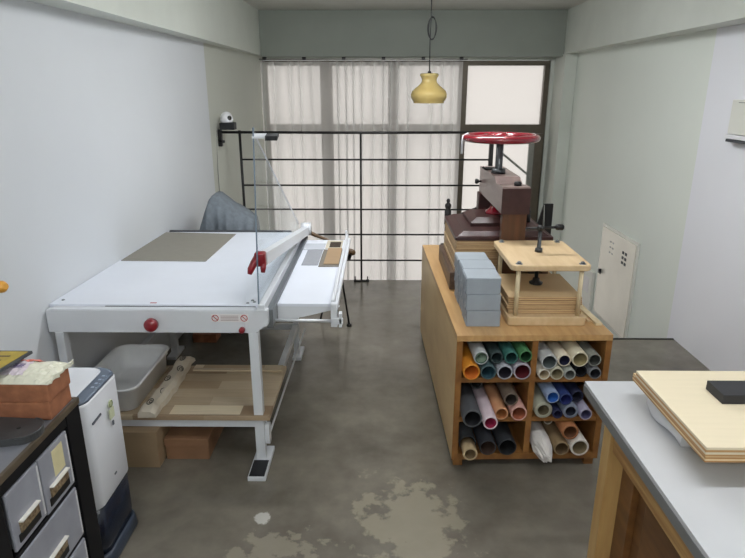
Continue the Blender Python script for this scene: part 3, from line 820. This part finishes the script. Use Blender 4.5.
# middle left
S2 = .2755
roll(.4305, S2+.045, .0445, 2.39, (78, 80, 84), (22, 22, 26), 'thick charcoal roll at the left of the middle left pigeonhole', G[2], .008)
roll(.5100, S2+.034, .033, 2.373, (214, 196, 204), (150, 36, 70), 'long pinkish white roll with a magenta inside, sticking out', G[2], .007, L=.8)
roll(.5755, S2+.033, .032, 2.455, (204, 150, 112), (150, 92, 50), 'peach brown roll sticking out of the middle left pigeonhole', G[2], .007)
roll(.6550, S2+.0385, .038, 2.45, (206, 160, 150), (150, 84, 58), 'pale pink roll at the right of the middle left pigeonhole', G[2], .007)
roll(.6160, .382, .034, 2.46, (104, 90, 78), (50, 42, 38), 'taupe roll resting on the peach and pink rolls', G[2], .008)
roll(.4780, .390, .030, 2.60, (60, 60, 64), (30, 30, 32), 'dark grey roll set back above the charcoal roll', G[2])
# middle right
roll(.7745, S2+.0425, .042, 2.475, (158, 158, 142), (96, 86, 66), 'thick grey beige roll at the left of the middle right pigeonhole', G[3], .016)
roll(.8410, S2+.024, .0235, 2.47, (34, 38, 70), (20, 22, 56), 'small navy roll in the bottom row of the middle right pigeonhole', G[3])
roll(.9020, S2+.037, .0365, 2.475, (128, 136, 154), (32, 36, 52), 'blue grey roll with a thick wall, middle right bottom row', G[3], .013)
roll(.9690, S2+.0295, .029, 2.46, (170, 166, 190), (80, 76, 110), 'lilac roll near the right end of the middle right pigeonhole', G[3])
roll(.8090, .391, .031, 2.465, (146, 162, 192), (40, 92, 170), 'light blue roll with a bright blue inside', G[3])
roll(.8720, .378, .030, 2.47, (44, 60, 112), (26, 36, 96), 'deep blue roll beside the light blue roll', G[3])
roll(.9350, .378, .029, 2.50, (32, 36, 62), (18, 18, 36), 'dark navy roll in the upper row of the middle right pigeonhole', G[3])
# bottom left
S3 = .0785
roll(.4330, S3+.042, .0415, 2.50, (70, 74, 78), (36, 36, 38), 'charcoal sleeve at the left of the bottom left pigeonhole', G[4], .004, L=.68)
roll(.4330, S3+.042, .0345, 2.41, (190, 168, 132), (110, 90, 62), 'tan cardboard tube sticking out of the charcoal sleeve', G[4], .009, L=.088)
roll(.5250, S3+.041, .0405, 2.465, (58, 60, 66), (62, 46, 38), 'dark grey roll in the middle of the bottom left pigeonhole', G[4], .005)
roll(.6180, S3+.044, .0435, 2.465, (50, 52, 56), (18, 18, 20), 'near black roll at the right of the bottom left pigeonhole', G[4], .005)
# bottom right
roll(.8760, S3+.038, .037, 2.465, (146, 124, 92), (92, 72, 48), 'brown kraft tube second from left in the bottom right pigeonhole', G[5], .007)
roll(.9610, S3+.045, .0445, 2.465, (226, 220, 212), (128, 112, 84), 'white roll at the lower right of the bottom right pigeonhole', G[5], .010)
roll(.9080, .207, .040, 2.465, (168, 112, 74), (96, 60, 36), 'reddish kraft tube lying on the white roll', G[5], .010)
roll(.8420, .188, .022, 2.60, (208, 204, 196), (140, 130, 110), 'thin white roll set back in the bottom right pigeonhole', G[5])
# crumpled paper
t = thing('crumpled_paper', 'crumpled white paper roll spilling from the bottom right pigeonhole', 'paper', (.775, 2.42, .08))
bm = bmesh.new(); rings = []
rnd = random.Random(5)
for k in range(16):
    s = k/15; n = 22; ring = []
    y = 2.385+.60*s; amp = max(.0, .5*(1-s*2.2))
    cx = .786-.012*s; cz = .079+.050+(-.018*(1-s*4) if s < .25 else 0)
    rb = .049-.003*s
    if k == 0: rb = .022
    elif k == 1: rb = .038
    for i in range(n):
        a = 2*PI*i/n; rr = rb*(1+amp*rnd.uniform(-.30, .16))
        z = cz+rr*math.sin(a)
        ring.append((cx+rr*math.cos(a)*.95, y+amp*rnd.uniform(-.03, .03), z if y < 2.47 else max(z, .0795)))
    rings.append(ring)
obj('sheet', loft(rings, smooth=False), rm((222, 218, 214)), t)

# grey wrapped blocks: 3 high, 3 deep
def grey_block(x, y, z, lab):
    t = thing('wrapped_block', lab, 'block', (x+.078, y+.075, z), 0, 'grey wrapped blocks')
    obj('wrapper', box(x, x+.156, y, y+.149, z, z+.078, bev=.003), 'greybox', t)
    obj('folded_end', prism([(y+.006, z+.006), (y+.143, z+.006), (y+.125, z+.039), (y+.143, z+.072), (y+.006, z+.072), (y+.03, z+.039)], 'X', x-.0025, x+.002), 'greyfold', t)
    return t
lv = ['bottom', 'middle', 'top']; rw = ['front', 'middle', 'rear']
for j in range(3):
    for k in range(3):
        grey_block(.405+.006*(1-k*.6)+(.004 if j == 1 else 0), 2.583+.155*j, .6935+.0795*k,
                   'blue grey wrapped block, %s layer of the %s column on the oak cabinet' % (lv[k], rw[j]))

# small wooden press with four posts
t = thing('wooden_press', 'small beech press with four posts and a black screw', 'press', (.79, 2.83, .6935))
def rboard(x0, x1, y0, y1, z0, z1, r, b=.003):
    return loft([[(p, q, z0) for p, q in rrect(x0+b, x1-b, y0+b, y1-b, r)], [(p, q, z0+b) for p, q in rrect(x0, x1, y0, y1, r)],
                 [(p, q, z1-b) for p, q in rrect(x0, x1, y0, y1, r)], [(p, q, z1) for p, q in rrect(x0+b, x1-b, y0+b, y1-b, r)]], smooth=False)
obj('base_board', rboard(.606, .972, 2.595, 3.07, .6937, .736, .02), 'ashwood', t)
obj('top_board', rboard(.606, .972, 2.595, 3.07, .960, .987, .03), 'ashwood', t)
for x, y in ((.645, 2.625), (.935, 2.625), (.645, 3.035), (.935, 3.035)):
    obj('post', tube([(x, y, .736), (x, y, .960)], .0105, 14), 'ashrod', t)
    obj('nut', add_lathe(tube([(x, y, .9865), (x, y, .989)], .016, 14), [(.005, .999), (.009, .998), (.010, .989), (0, .989)], c=(x, y, 0), n=6), 'greymet', t)
sx, sy = .788, 2.84
obj('screw', add_lathe(tube([(sx, sy, .845), (sx, sy, 1.10)], .0095, 14), [(0, 1.006), (.018, 1.006), (.02, .9875), (0, .9875)], c=(sx, sy, 0), n=6), 'steel', t)
obj('handle', add_lathe(add_lathe(tube([(.715, sy-.005, 1.103), (.87, sy+.01, 1.108)], .0065, 12), [(0, -.0), (.013, .003), (.015, .012), (.015, .035), (.008, .042), (0, .043)], 'X', (.862, sy+.01, 1.108), 14),
    [(0, 1.095), (.016, 1.095), (.018, 1.113), (.008, 1.12), (0, 1.12)], c=(sx, sy, 0), n=14), 'blackiron', t)
obj('press_foot', lathe([(0, .8225), (.032, .8225), (.034, .830), (.018, .838), (.016, .852), (.010, .856), (0, .856)], c=(sx, sy, 0), n=20), 'blackiron', t)
lvl = ['lowest', 'second', 'third', 'top']
for k in range(4):
    z = .7365+.0213*k
    dx = (.003, -.004, .002, 0)[k]
    o = obj('pressing_board', box(.612+dx, .958+dx, 2.645, 3.015, z, z+.0195, bev=.002), 'plylight', origin=(.78, 2.83, z))
    tag(o, '%s of the four plywood pressing boards inside the beech press' % lvl[k], 'board', 'pressing boards in the beech press')
o = obj('wood_lath', box(1.005, 1.035, 2.60, 3.10, .6935, .708, bev=.002, rot=(math.radians(3), 'Z', (1.02, 2.85, .7))), 'ashrod', origin=(1.02, 2.85, .6935))
tag(o, 'pale lath lying right of the beech press, at the cabinet edge', 'lath')
o = obj('wood_lath', box(.985, 1.003, 2.64, 3.12, .6935, .7035, bev=.001, rot=(math.radians(2), 'Z', (.99, 2.85, .7))), 'ashwood', origin=(.99, 2.88, .6935))
tag(o, 'thinner tan lath squeezed between beech press and pale lath', 'lath')

# big old nipping press
pr = thing('nipping_press', 'large dark wood book press with a red iron handwheel', 'press', (.68, 3.45, .6935))
def beam(n, m, *a, bev=.004, **k): return obj(n, box(*a, bev=bev, **k), m, pr)
beam('foot_beam', 'oldwood', .392, .432, 3.12, 3.74, .6937, .792); beam('foot_beam', 'oldwood', .90, .94, 3.16, 3.74, .6937, .792)
bm = rboard(.415, .945, 3.13, 3.70, .968, .990, .01); add = bm
obj('platform', bm, 'mahog', pr)
def bev_slab(x0, x1, y0, y1, z0, z1, ins):
    return loft([[(x0, y0, z0), (x1, y0, z0), (x1, y1, z0), (x0, y1, z0)], [(x0+ins, y0+ins, z1), (x1-ins, y0+ins, z1), (x1-ins, y1-ins, z1), (x0+ins, y1-ins, z1)]], smooth=False)
obj('platform_moulding', bev_slab(.43, .93, 3.15, 3.69, .990, 1.010, .035), 'mahog', pr)
obj('platen', add_loft(bev_slab(.545, .86, 3.30, 3.62, 1.010, 1.03, .0), [[(x, y, 1.03) for x, y in ((.545, 3.30), (.86, 3.30), (.86, 3.62), (.545, 3.62))], [(x, y, 1.055) for x, y in ((.585, 3.34), (.82, 3.34), (.82, 3.58), (.585, 3.58))]], smooth=False), 'mahog', pr)
obj('platen_socket', lathe([(0, 1.055), (.055, 1.055), (.05, 1.07), (.03, 1.085), (.025, 1.10), (0, 1.10)], c=(.705, 3.46, 0), n=24), 'darkred', pr, label='red iron socket')
obj('post', box(.675, .802, 3.075, 3.128, .72, 1.128, bev=.003), 'walnut', pr)
obj('post', box(.655, .78, 3.72, 3.80, .70, 1.128, bev=.003), 'mahog', pr)
obj('base_rail', box(.674, .80, 3.078, 3.74, .735, .790, bev=.002), 'oldwood', pr)
# head beam with a dip in the top face
hb = bmesh.new()
pro = [(3.07, 1.128), (3.07, 1.262), (3.075, 1.268), (3.15, 1.268), (3.20, 1.262), (3.25, 1.258), (3.29, 1.275), (3.32, 1.288), (3.79, 1.288), (3.80, 1.282), (3.80, 1.128), (3.62, 1.128), (3.3, 1.128)]
add_prism(hb, pro, 'X', .667, .808)
obj('head_beam', hb, 'mahog2', pr)
obj('beam_end', box(.664, .811, 3.064, 3.0695, 1.127, 1.262, bev=.001), 'mahog', pr, label='dark red end face of the head beam')
obj('beam_bolt', lathe([(0, 1.288), (.016, 1.288), (.02, 1.280), (.02, 1.268), (0, 1.268)], c=(.755, 3.13, 0), n=16), 'blackiron', pr)
obj('beam_bolt', add_lathe(tube([(.71, 3.62, 1.293), (.66, 3.56, 1.298), (.64, 3.55, 1.31)], .007, 8), [(0, 1.30), (.03, 1.30), (.03, 1.288), (0, 1.288)], c=(.70, 3.63, 0), n=16), 'blackiron', pr)
obj('side_knob', lathe([(0, .628), (.014, .63), (.017, .64), (.012, .65), (.006, .655), (.006, .668), (0, .668)], 'X', (0, 3.74, 1.20), 14), 'blackiron', pr)
obj('screw', add_lathe(tube([(.715, 3.46, 1.09), (.715, 3.46, 1.49)], .021, 18), [(0, 1.315), (.038, 1.315), (.042, 1.288), (0, 1.288)], c=(.715, 3.46, 0), n=20), 'steel', pr)
wz = 1.487; wc = (.715, 3.46, wz)
hw = obj('handwheel', add_torus(bmesh.new(), wc, .196, .024, 'Z', 56, 14, .85), 'darkred', pr, label='glossy red iron handwheel')
obj('hub', lathe([(0, wz+.03), (.03, wz+.028), (.045, wz+.01), (.045, wz-.02), (0, wz-.02)], c=(.715, 3.46, 0), n=20), 'darkred', hw)
for a in (20, 110, 200, 290):
    a = math.radians(a); d = Vector((math.cos(a), math.sin(a), 0)); c0 = Vector(wc)
    obj('spoke', tube([c0+d*.035, c0+d*.11+Vector((0, 0, .006)), c0+d*.185], [.018, .013, .016], 10), 'darkred', hw)
o = obj('plastic_hook', add_tube(tube([(.478, 3.44, 1.50), (.470, 3.43, 1.47), (.468, 3.425, 1.40)], .007, 8), [(.478, 3.44, 1.50), (.50, 3.44, 1.512), (.512, 3.445, 1.50)], .005, 8), 'film', origin=(.47, 3.43, 1.40))
tag(o, 'small white plastic hook hanging from the rim of the red handwheel', 'hook')
# light boards packed between foot beams and platform
n = 7
for k in range(n):
    z = .7925+.0249*k
    x0 = .420+random.uniform(-.004, .004)
    y1 = 3.70
    o = obj('packing_board', box(x0, .935, 3.135+random.uniform(0, .004), 3.70, z, z+.0243, bev=.0015), 'plylight', origin=(.68, 3.42, z))
    tag(o, 'light wooden board stacked in the big press, %s' % ['lowest of seven', 'second from bottom', 'third from bottom', 'middle one', 'third from top', 'second from top', 'topmost of seven'][k], 'board', 'light boards in the big press')

for o in pr.children:
    if o.name.split('.')[0] in ('post', 'head_beam', 'beam_end', 'beam_bolt', 'side_knob', 'screw', 'handwheel', 'base_rail', 'platen', 'platen_socket'): o.location.x -= .026
# black cast iron fittings behind the press
def turned(x, y, z0, h):
    k = h/.17
    return lathe([(0, z0), (.022*k, z0), (.022*k, z0+.09*k), (.014*k, z0+.10*k), (.021*k, z0+.115*k), (.021*k, z0+.13*k), (.009*k, z0+.142*k), (.013*k, z0+.155*k), (.008*k, z0+.168*k), (0, z0+.17*k)], c=(x, y, 0), n=20)
t = thing('cast_iron_press', 'black cast iron press with turned finial and curved arm behind the wooden press', 'press', (.75, 3.92, .6935))
obj('base', box(.43, 1.02, 3.83, 4.02, .6937, .73, bev=.006), 'blackiron', t)
obj('column', tube([(.455, 3.86, .73), (.455, 3.86, .90)], .018, 12), 'blackiron', t)
obj('finial', turned(.455, 3.86, .90, .17), 'blackiron', t)
arm = []
for k in range(13):
    s = k/12; arm.append((.475+.34*s, .955+.09*math.sin(min(1, s*1.1)*PI/2)**1.6))
arm2 = [(x, z-.035-.03*math.sin(i/12*PI)) for i, (x, z) in enumerate(arm)]
obj('arm', prism(arm+list(reversed(arm2)), 'Y', 3.85, 3.88), 'blackiron', t)
obj('column', tube([(.80, 3.865, .73), (.80, 3.865, 1.02)], .018, 12), 'blackiron', t)
t = thing('bookend', 'black steel bookend standing right of the big press', 'bookend', (1.06, 3.6, .6935))
obj('upright', box(1.035, 1.095, 3.70, 3.72, .6937, 1.065, bev=.002), 'blackiron', t)
obj('gusset', prism([(3.60, .6937), (3.70, .6937), (3.70, 1.06)], 'X', 1.035, 1.039), 'sash', t)
obj('wedge', prism([(.985, .86), (1.034, .80), (1.034, 1.06)], 'Y', 3.70, 3.712), 'blackiron', t)
obj('foot', box(.99, 1.062, 3.58, 3.72, .6937, .70), 'blackiron', t)
t = thing('small_finial', 'small black turned knob on the platform right of the front post', 'knob', (.872, 3.42, 1.005))
o = obj('turned_knob', turned(.872, 3.42, 1.0, .10), 'blackiron', t)

# ================================================================== RIGHT WALL THINGS
t = thing('wall_unit', 'ivory box mounted on the right wall above the worktable', 'wall box', (2.16, 3.6, 1.58))
obj('body', box(2.125, 2.169, 3.35, 3.755, 1.49, 1.69, bev=.008), 'ivory', t)
obj('slot', box(2.121, 2.1255, 3.38, 3.68, 1.672, 1.675), 'slot', t)
obj('flap', box(2.118, 2.165, 3.34, 3.765, 1.462, 1.488, bev=.006), 'camwhite', t)
obj('grille', box(2.115, 2.16, 3.37, 3.74, 1.445, 1.4615, bev=.002), 'slot', t, label='dark slot along the bottom')
t = thing('electric_panel', 'white flat panel on the wall behind the steel door', 'panel', (2.165, 5.9, -.2))
obj('cover', box(2.14, 2.169, 5.70, 6.08, -.40, .0, bev=.004), 'ivory', t)
obj('sheet', box(2.137, 2.1405, 5.78, 5.98, -.24, -.08), 'sticker', t)

# ================================================================== WORKTABLE (right, near)
wt = thing('worktable', 'near worktable with pale top and pine legs at the right', 'table', (1.15, 1.0, 0))
TX, TY = .668, 1.742
bm = box(TX, 2.05, -.2, TY, .8497, .850); 
obj('tabletop', box(TX+.001, 2.05, -.2, TY-.001, .838, .850, bev=.001), 'steeltop', wt)
obj('edge_band', box(TX, 2.049, -.199, TY, .808, .8375, bev=.001), 'topedge', wt, label='dark grey edge of the top')
obj('leg', box(.725, .785, 1.62, 1.68, 0, .808, bev=.003), 'tblleg', wt); obj('leg', box(.725, .785, -.12, -.06, 0, .808, bev=.003), 'tblleg', wt)
obj('leg', box(1.93, 1.99, 1.62, 1.68, 0, .808, bev=.003), 'tblleg', wt); obj('leg', box(1.93, 1.99, -.12, -.06, 0, .808, bev=.003), 'tblleg', wt)
obj('apron', box(.735, .760, -.06, 1.62, .668, .808, bev=.002), 'tblply', wt); obj('apron', box(.785, 1.93, 1.64, 1.665, .765, .808, bev=.002), 'tblply', wt)
# drawer carcass under the top
t = thing('under_table_cabinet', 'brown wooden drawer cabinet standing beneath the worktable', 'cabinet', (1.2, .9, 0))
obj('carcass', box(.79, 1.80, .1, 1.605, .02, .755, bev=.003), 'tblbrown', t)
obj('front_frame', add_box(add_box(add_box(box(.768, .79, .1, 1.605, .69, .755, bev=.002), .768, .79, 1.52, 1.605, .05, .69, bev=.002), .768, .79, .1, .18, .05, .69, bev=.002), .768, .79, .18, 1.52, .05, .12, bev=.002), 'tblbrown', t)
obj('panel', box(.776, .7895, .25, 1.45, .18, .63, bev=.004), 'tblbrown', t)
obj('plinth', box(.82, 1.78, .14, 1.57, .0, .02), 'black', t)
# things on the table
t = thing('bottom_plywood_board', 'lower plywood board of the pair on the worktable', 'board', (1.2, 1.4, .91))
t.name = 'plywood_board'
obj('panel', box(.771, 1.62, 1.214, 1.635, .910, .933, bev=.0015), 'birch2', t)
t = thing('plywood_board', 'upper pale plywood board on the worktable, under the black block', 'board', (1.2, 1.4, .9335))
obj('panel', box(.762, 1.62, 1.203, 1.60, .9335, .958, bev=.0015), 'birch', t)
t = thing('plastic_wrapped_stack', 'paper stack in thin plastic film underneath the plywood boards', 'stack', (1.2, 1.4, .8505))
obj('stack', box(.83, 1.55, 1.33, 1.56, .8505, .909, bev=.004), 'kraft', t)
bm = bmesh.new(); rings = []
for k in range(9):
    s = k/8; y = 1.37+.21*s
    rings.append([(.828, y, .8508), (.80+.010*math.sin(s*7), y, .8512), (.797-.012*math.sin(s*PI), y, .862+.006*math.sin(s*7)), (.80, y, .885), (.828, y, .905)])
obj('film', loft(rings), 'film', t)
t = thing('black_block', 'black felt covered block on the upper plywood board', 'block', (1.0, 1.44, .9585))
obj('block', box(.907, 1.25, 1.403, 1.487, .9585, .985, bev=.0015), 'blackbox', t)

# ================================================================== LEFT RACK (near)
rk = thing('drawer_rack', 'black framed rack with clouded plastic drawers at the lower left', 'rack', (-1.2, 1.2, 0))
RX = -1.0
obj('rack_top', box(-1.50, RX-.012, -.2, 1.752, .752, .768, bev=.002), 'racktop', rk, label='grey top')
obj('edge_strip', add_box(box(RX-.012, RX, -.2, 1.765, .748, .7695, bev=.002), -1.50, RX-.012, 1.753, 1.765, .748, .7695), 'rackedge', rk, label='worn brown edge strip')
for y0, y1 in ((1.675, 1.76), (1.255, 1.318), (-.2, -.14)):
    obj('upright', box(-1.50 if y1 > 1.7 else -1.04, RX-.002, y0, y1, 0, .748, bev=.003), 'rackblack', rk)
obj('upright', box(-1.50, -1.46, -.2, 1.675, 0, .748, bev=.003), 'rackblack', rk)
obj('cross_bar', box(-1.04, RX-.004, 1.318, 1.675, .712, .748, bev=.002), 'rackblack', rk)
for z in (.500, .296, .095): obj('cross_bar', box(-1.46, RX-.008, 1.318, 1.675, z-.008, z+.006), 'rackblack', rk)
obj('side_panel', box(-1.46, RX-.01, -.14, 1.255, .02, .74, bev=.003), 'rackblack', rk)
def drawer(y0, y1, z0, z1, fill=None):
    t = obj('drawer', box(RX-.012, RX-.002, y0, y1, z0, z1, bev=.004), 'drawer', rk)
    obj('drawer_body', box(-1.40, RX-.012, y0+.008, y1-.008, z0+.004, z1-.01, bev=.004), 'drawer', t)
    hy0, hy1 = y0+.03*(1 if y1-y0 < .2 else 3), y1-.035*(1 if y1-y0 < .2 else 3)
    zb = z0+.045
    obj('handle', box(RX-.002, RX+.011, hy0, hy1, zb+.032, zb+.036), 'handleW', t, label='white top lip of the pull')
    obj('handle_plate', box(RX-.002, RX+.003, hy0, hy1, zb-.002, zb+.0315), 'handleB', t, label='patterned metal pull')
    obj('handle_recess', box(RX-.0025, RX+.001, hy0-.01, hy1+.004, zb-.028, zb-.003), 'blackiron', t)
    obj('divider_rib', box(RX-.002, RX-.0005, y1-.012, y1-.004, z0+.01, z1-.01), 'film', t)
    return t
drawer(1.335, 1.492, .520, .706); 
d2 = drawer(1.497, 1.662, .512, .706)
obj('paper_label', box(RX-.002, RX-.0005, 1.565, 1.625, .602, .690), 'paperY', d2, label='yellow paper behind the drawer front')
drawer(1.335, 1.662, .306, .492); drawer(1.335, 1.662, .105, .288)
# things on the rack
def brick(z, dx, lab):
    o = obj('clay_brick', box(-1.42, -1.012+dx, 1.615, 1.745, z, z+.062, bev=.006, seg=2), 'brick', origin=(-1.2, 1.68, z))
    return tag(o, lab, 'brick', 'terracotta bricks on the rack')
brick(.7695, 0, 'lower terracotta brick on the rack'); brick(.832, .006, 'upper terracotta brick under the pale bag')
t = thing('foil_bag', 'crumpled pale yellow bag lying on the terracotta bricks', 'bag', (-1.1, 1.68, .895))
bm = bmesh.new(); rnd = random.Random(3); rows = []
nx_, ny_ = 26, 14
for i in range(nx_+1):
    u = i/nx_; row = []
    for j in range(ny_+1):
        v = j/ny_
        x = -1.26+.262*u+(rnd.uniform(-.007, .007) if i > nx_-2 else 0); y = 1.615+.135*v+.012*u*(v-.3)
        puff = math.sin(PI*min(1, max(0, v)))**.6*math.sin(PI*min(1, u*.93+.07))**.45
        z = .8955+.033*puff+(rnd.uniform(-.004, .004) if 0 < j < ny_ else 0)*(.4+u)
        if i == nx_: z = .900+rnd.uniform(0, .012)
        row.append((x, y, max(z, .8955)))
    rows.append(row)
top = [[bm.verts.new(p) for p in r] for r in rows]
for a, b in zip(top, top[1:]):
    for j in range(ny_):
        bm.faces.new((a[j], a[j+1], b[j+1], b[j]))
rim = [top[i][0] for i in range(nx_+1)]+[top[nx_][j] for j in range(1, ny_+1)]+[top[i][ny_] for i in range(nx_-1, -1, -1)]+[top[0][j] for j in range(ny_-1, 0, -1)]
low = [bm.verts.new((v.co.x*1, v.co.y, .8945)) for v in rim]
for i in range(len(rim)):
    k = (i+1) % len(rim); bm.faces.new((rim[i], rim[k], low[k], low[i]))
bm.faces.new(low)
obj('bag_body', bm, 'bag', t)
def bagpatch(i0, i1, j0, j1, dz, m, n):
    bm = bmesh.new()
    g = [[bm.verts.new((rows[i][j][0], rows[i][j][1], rows[i][j][2]+dz)) for j in range(j0, j1+1)] for i in range(i0, i1+1)]
    for a, b in zip(g, g[1:]):
        for j in range(j1-j0): bm.faces.new((a[j], a[j+1], b[j+1], b[j]))
    obj(n, bm, m, t)
bagpatch(2, 17, 2, 12, .0022, 'bagprint', 'printed_panel'); bagpatch(12, 19, 9, 12, .0040, 'baglabel', 'pink_label'); bagpatch(3, 9, 1, 4, .0040, 'baglabel', 'pink_label')
bm = bmesh.new()
for j, y in enumerate((1.655, 1.665, 1.675)): add_box(bm, -1.14, -1.10, y, y+.003, .9315, .9335)
obj('print_lines', bm, 'bagink', t)
t = thing('yellow_package', 'yellow printed flat package leaning on the pale bag at the left edge', 'package', (-1.17, 1.64, .93))
k = Matrix.Translation((-1.17, 1.640, .945)) @ Matrix.Rotation(math.radians(-4), 4, 'Y') @ Matrix.Rotation(math.radians(-9), 4, 'Z')
bm = box(-.13, .05, -.10, .10, -.006, .004, bev=.002); bm.transform(k); obj('case', bm, 'slot', t, label='dark grey case edge')
bm = box(-.13, .042, -.09, .09, .004, .0055); bm.transform(k); obj('card', bm, 'yellow', t)
bm = bmesh.new()
for a in range(5): add_box(bm, -.10+.01*a, .0+.008*(a % 3), -.07+.03*a, -.062+.03*a, .0055, .0062)
bm.transform(k); obj('print', bm, 'stickbrown', t)
# cast iron plate with a rounded end
t = thing('iron_weight', 'dark cast iron plate with a rounded end on the rack top', 'weight', (-1.1, 1.50, .7695))
out = []
for k in range(15):
    a = -PI/2+PI*k/14; out.append((-1.045+.045*math.cos(a), 1.535+.055*math.sin(a)))
out += [(-1.18, 1.60), (-1.35, 1.61), (-1.35, 1.40), (-1.20, 1.40), (-1.14, 1.425), (-1.09, 1.468)]
bm = prism(out, 'Z', .7697, .792)
obj('plate', bm, 'castiron', t)
obj('rim', add_tube(bmesh.new(), [(x, y, .792) for x, y in out[:15]], .003, 6), 'castiron', t)
obj('hole', lathe([(0, .7925), (.006, .7925), (.006, .7935), (0, .7935)], c=(-1.065, 1.535, 0), n=12), 'black', t)
# wooden handle tip entering at the left
t = thing('wooden_tool', 'varnished wooden tool end poking in at the left edge', 'tool', (-1.0, 1.3, .77))
obj('grip', tube([(-1.20, 1.335, 1.268), (-1.0, 1.318, 1.293), (-.90, 1.305, 1.309), (-.868, 1.295, 1.315), (-.858, 1.292, 1.317)], [.014, .014, .0155, .014, .007], 16), 'honey', t)
obj('holder', add_lathe(tube([(-1.16, 1.33, .7697), (-1.16, 1.33, 1.272)], .012, 12), [(0, .7697), (.05, .7697), (.05, .78), (0, .785)], c=(-1.16, 1.33, 0), n=20), 'blackiron', t)

# ================================================================== AIR PURIFIER
ap = thing('air_purifier', 'white air purifier with slate control strip and navy base', 'air purifier', (-1.18, 1.96, 0))
def pring(z, g=0):
    # plan: straight back, bulging front toward +x
    x0, x1, y0, y1 = -1.36-g*.3, -1.028+g, 1.795-g, 2.10+g
    pts = rrect(x0, x1, y0, y1, .05, 6)
    cy0 = (y0+y1)/2; hw_ = (y1-y0)/2
    out = []
    for x, y in pts:
        if x > (x0+x1)/2: x += .022*max(0, 1-((y-cy0)/hw_)**2)
        out.append((x, y, z))
    return out
ZS = .272
obj('foot', loft([pring(0, .002), pring(.012, .008), pring(.055, .005), pring(.065, -.002)]), 'purfoot', ap)
obj('lower_body', loft([pring(.065, -.006), pring(.10, -.002), pring(ZS-.002, -.002)]), 'purnavy', ap)
obj('shell', loft([pring(ZS, 0), pring(ZS+.006, .003), pring(.50, .003), pring(.695, .003), pring(.705, 0)]), 'pur', ap)
obj('control_strip', loft([pring(.7052, 0), pring(.714, -.004), pring(.7145, -.012)]), 'purgrey', ap, label='slate blue control strip')
def lid(z, g):
    pts = rrect(-1.352, -1.060+g, 1.80-g, 2.085+g, .05, 6); return [(x, y, z) for x, y in pts]
obj('lid', loft([lid(.7147, -.004), lid(.719, 0), lid(.7215, -.006)]), 'purtop', ap)
bm = bmesh.new()
for k, y in enumerate((1.93, 1.96, 1.99, 2.02)):
    add_box(bm, -1.046, -1.036, y, y+.010, .7146, .7153); 
    add_box(bm, -1.030, -1.025, y, y+.004, .7146, .7153)
obj('icons', bm, 'icon', ap)
bm = bmesh.new()
for k in range(9): add_box(bm, -1.0075, -1.0035, 1.832+.0075*k, 1.837+.0075*k, .620+.0004*k, .628+.0004*k)
obj('lettering', bm, 'ink', ap)
bm = bmesh.new(); add_lathe(bm, [(.0, -1.0012), (.016, -1.0012), (.016, -1.004), (0, -1.004)], 'X', (0, 1.975, .625), 20); 
bm.transform(Matrix.Translation((-.002, 0, 0)))
obj('energy_label', add_box(bm, -1.0065, -1.003, 1.957, 1.993, .565, .605), 'energy', ap, label='pale green energy label')
obj('energy_ring', add_torus(bmesh.new(), (-1.003, 1.975, .625), .012, .002, 'X', 20, 6), 'energy2', ap)
obj('small_print', add_box(box(-1.0075, -1.0035, 1.972, 1.982, .535, .552), -1.006, -1.003, 1.93, 1.945, .345, .351), 'ink', ap)

# ================================================================== WORLD, CAMERA
w = bpy.data.worlds.new('World'); SC.world = w; w.use_nodes = True
bg = w.node_tree.nodes['Background']; bg.inputs[0].default_value = (1.0, 1.0, .995, 1); bg.inputs[1].default_value = .98

cam = bpy.data.cameras.new('Camera'); co = bpy.data.objects.new('Camera', cam); C.objects.link(co)
cam.sensor_width = 36; cam.lens = 595/745*36
co.location = (0, 0, 1.75)
co.rotation_euler = (math.radians(90-17.7097), 0, math.radians(.5962))
SC.camera = co
SC.view_settings.view_transform = 'Standard'; SC.view_settings.look = 'None'
SC.view_settings.gamma = 1; SC.view_settings.use_curve_mapping = False
SC.view_settings.exposure = 0.36
SC.cycles.max_bounces = 10; SC.cycles.transparent_max_bounces = 24
SC.cycles.diffuse_bounces = 6
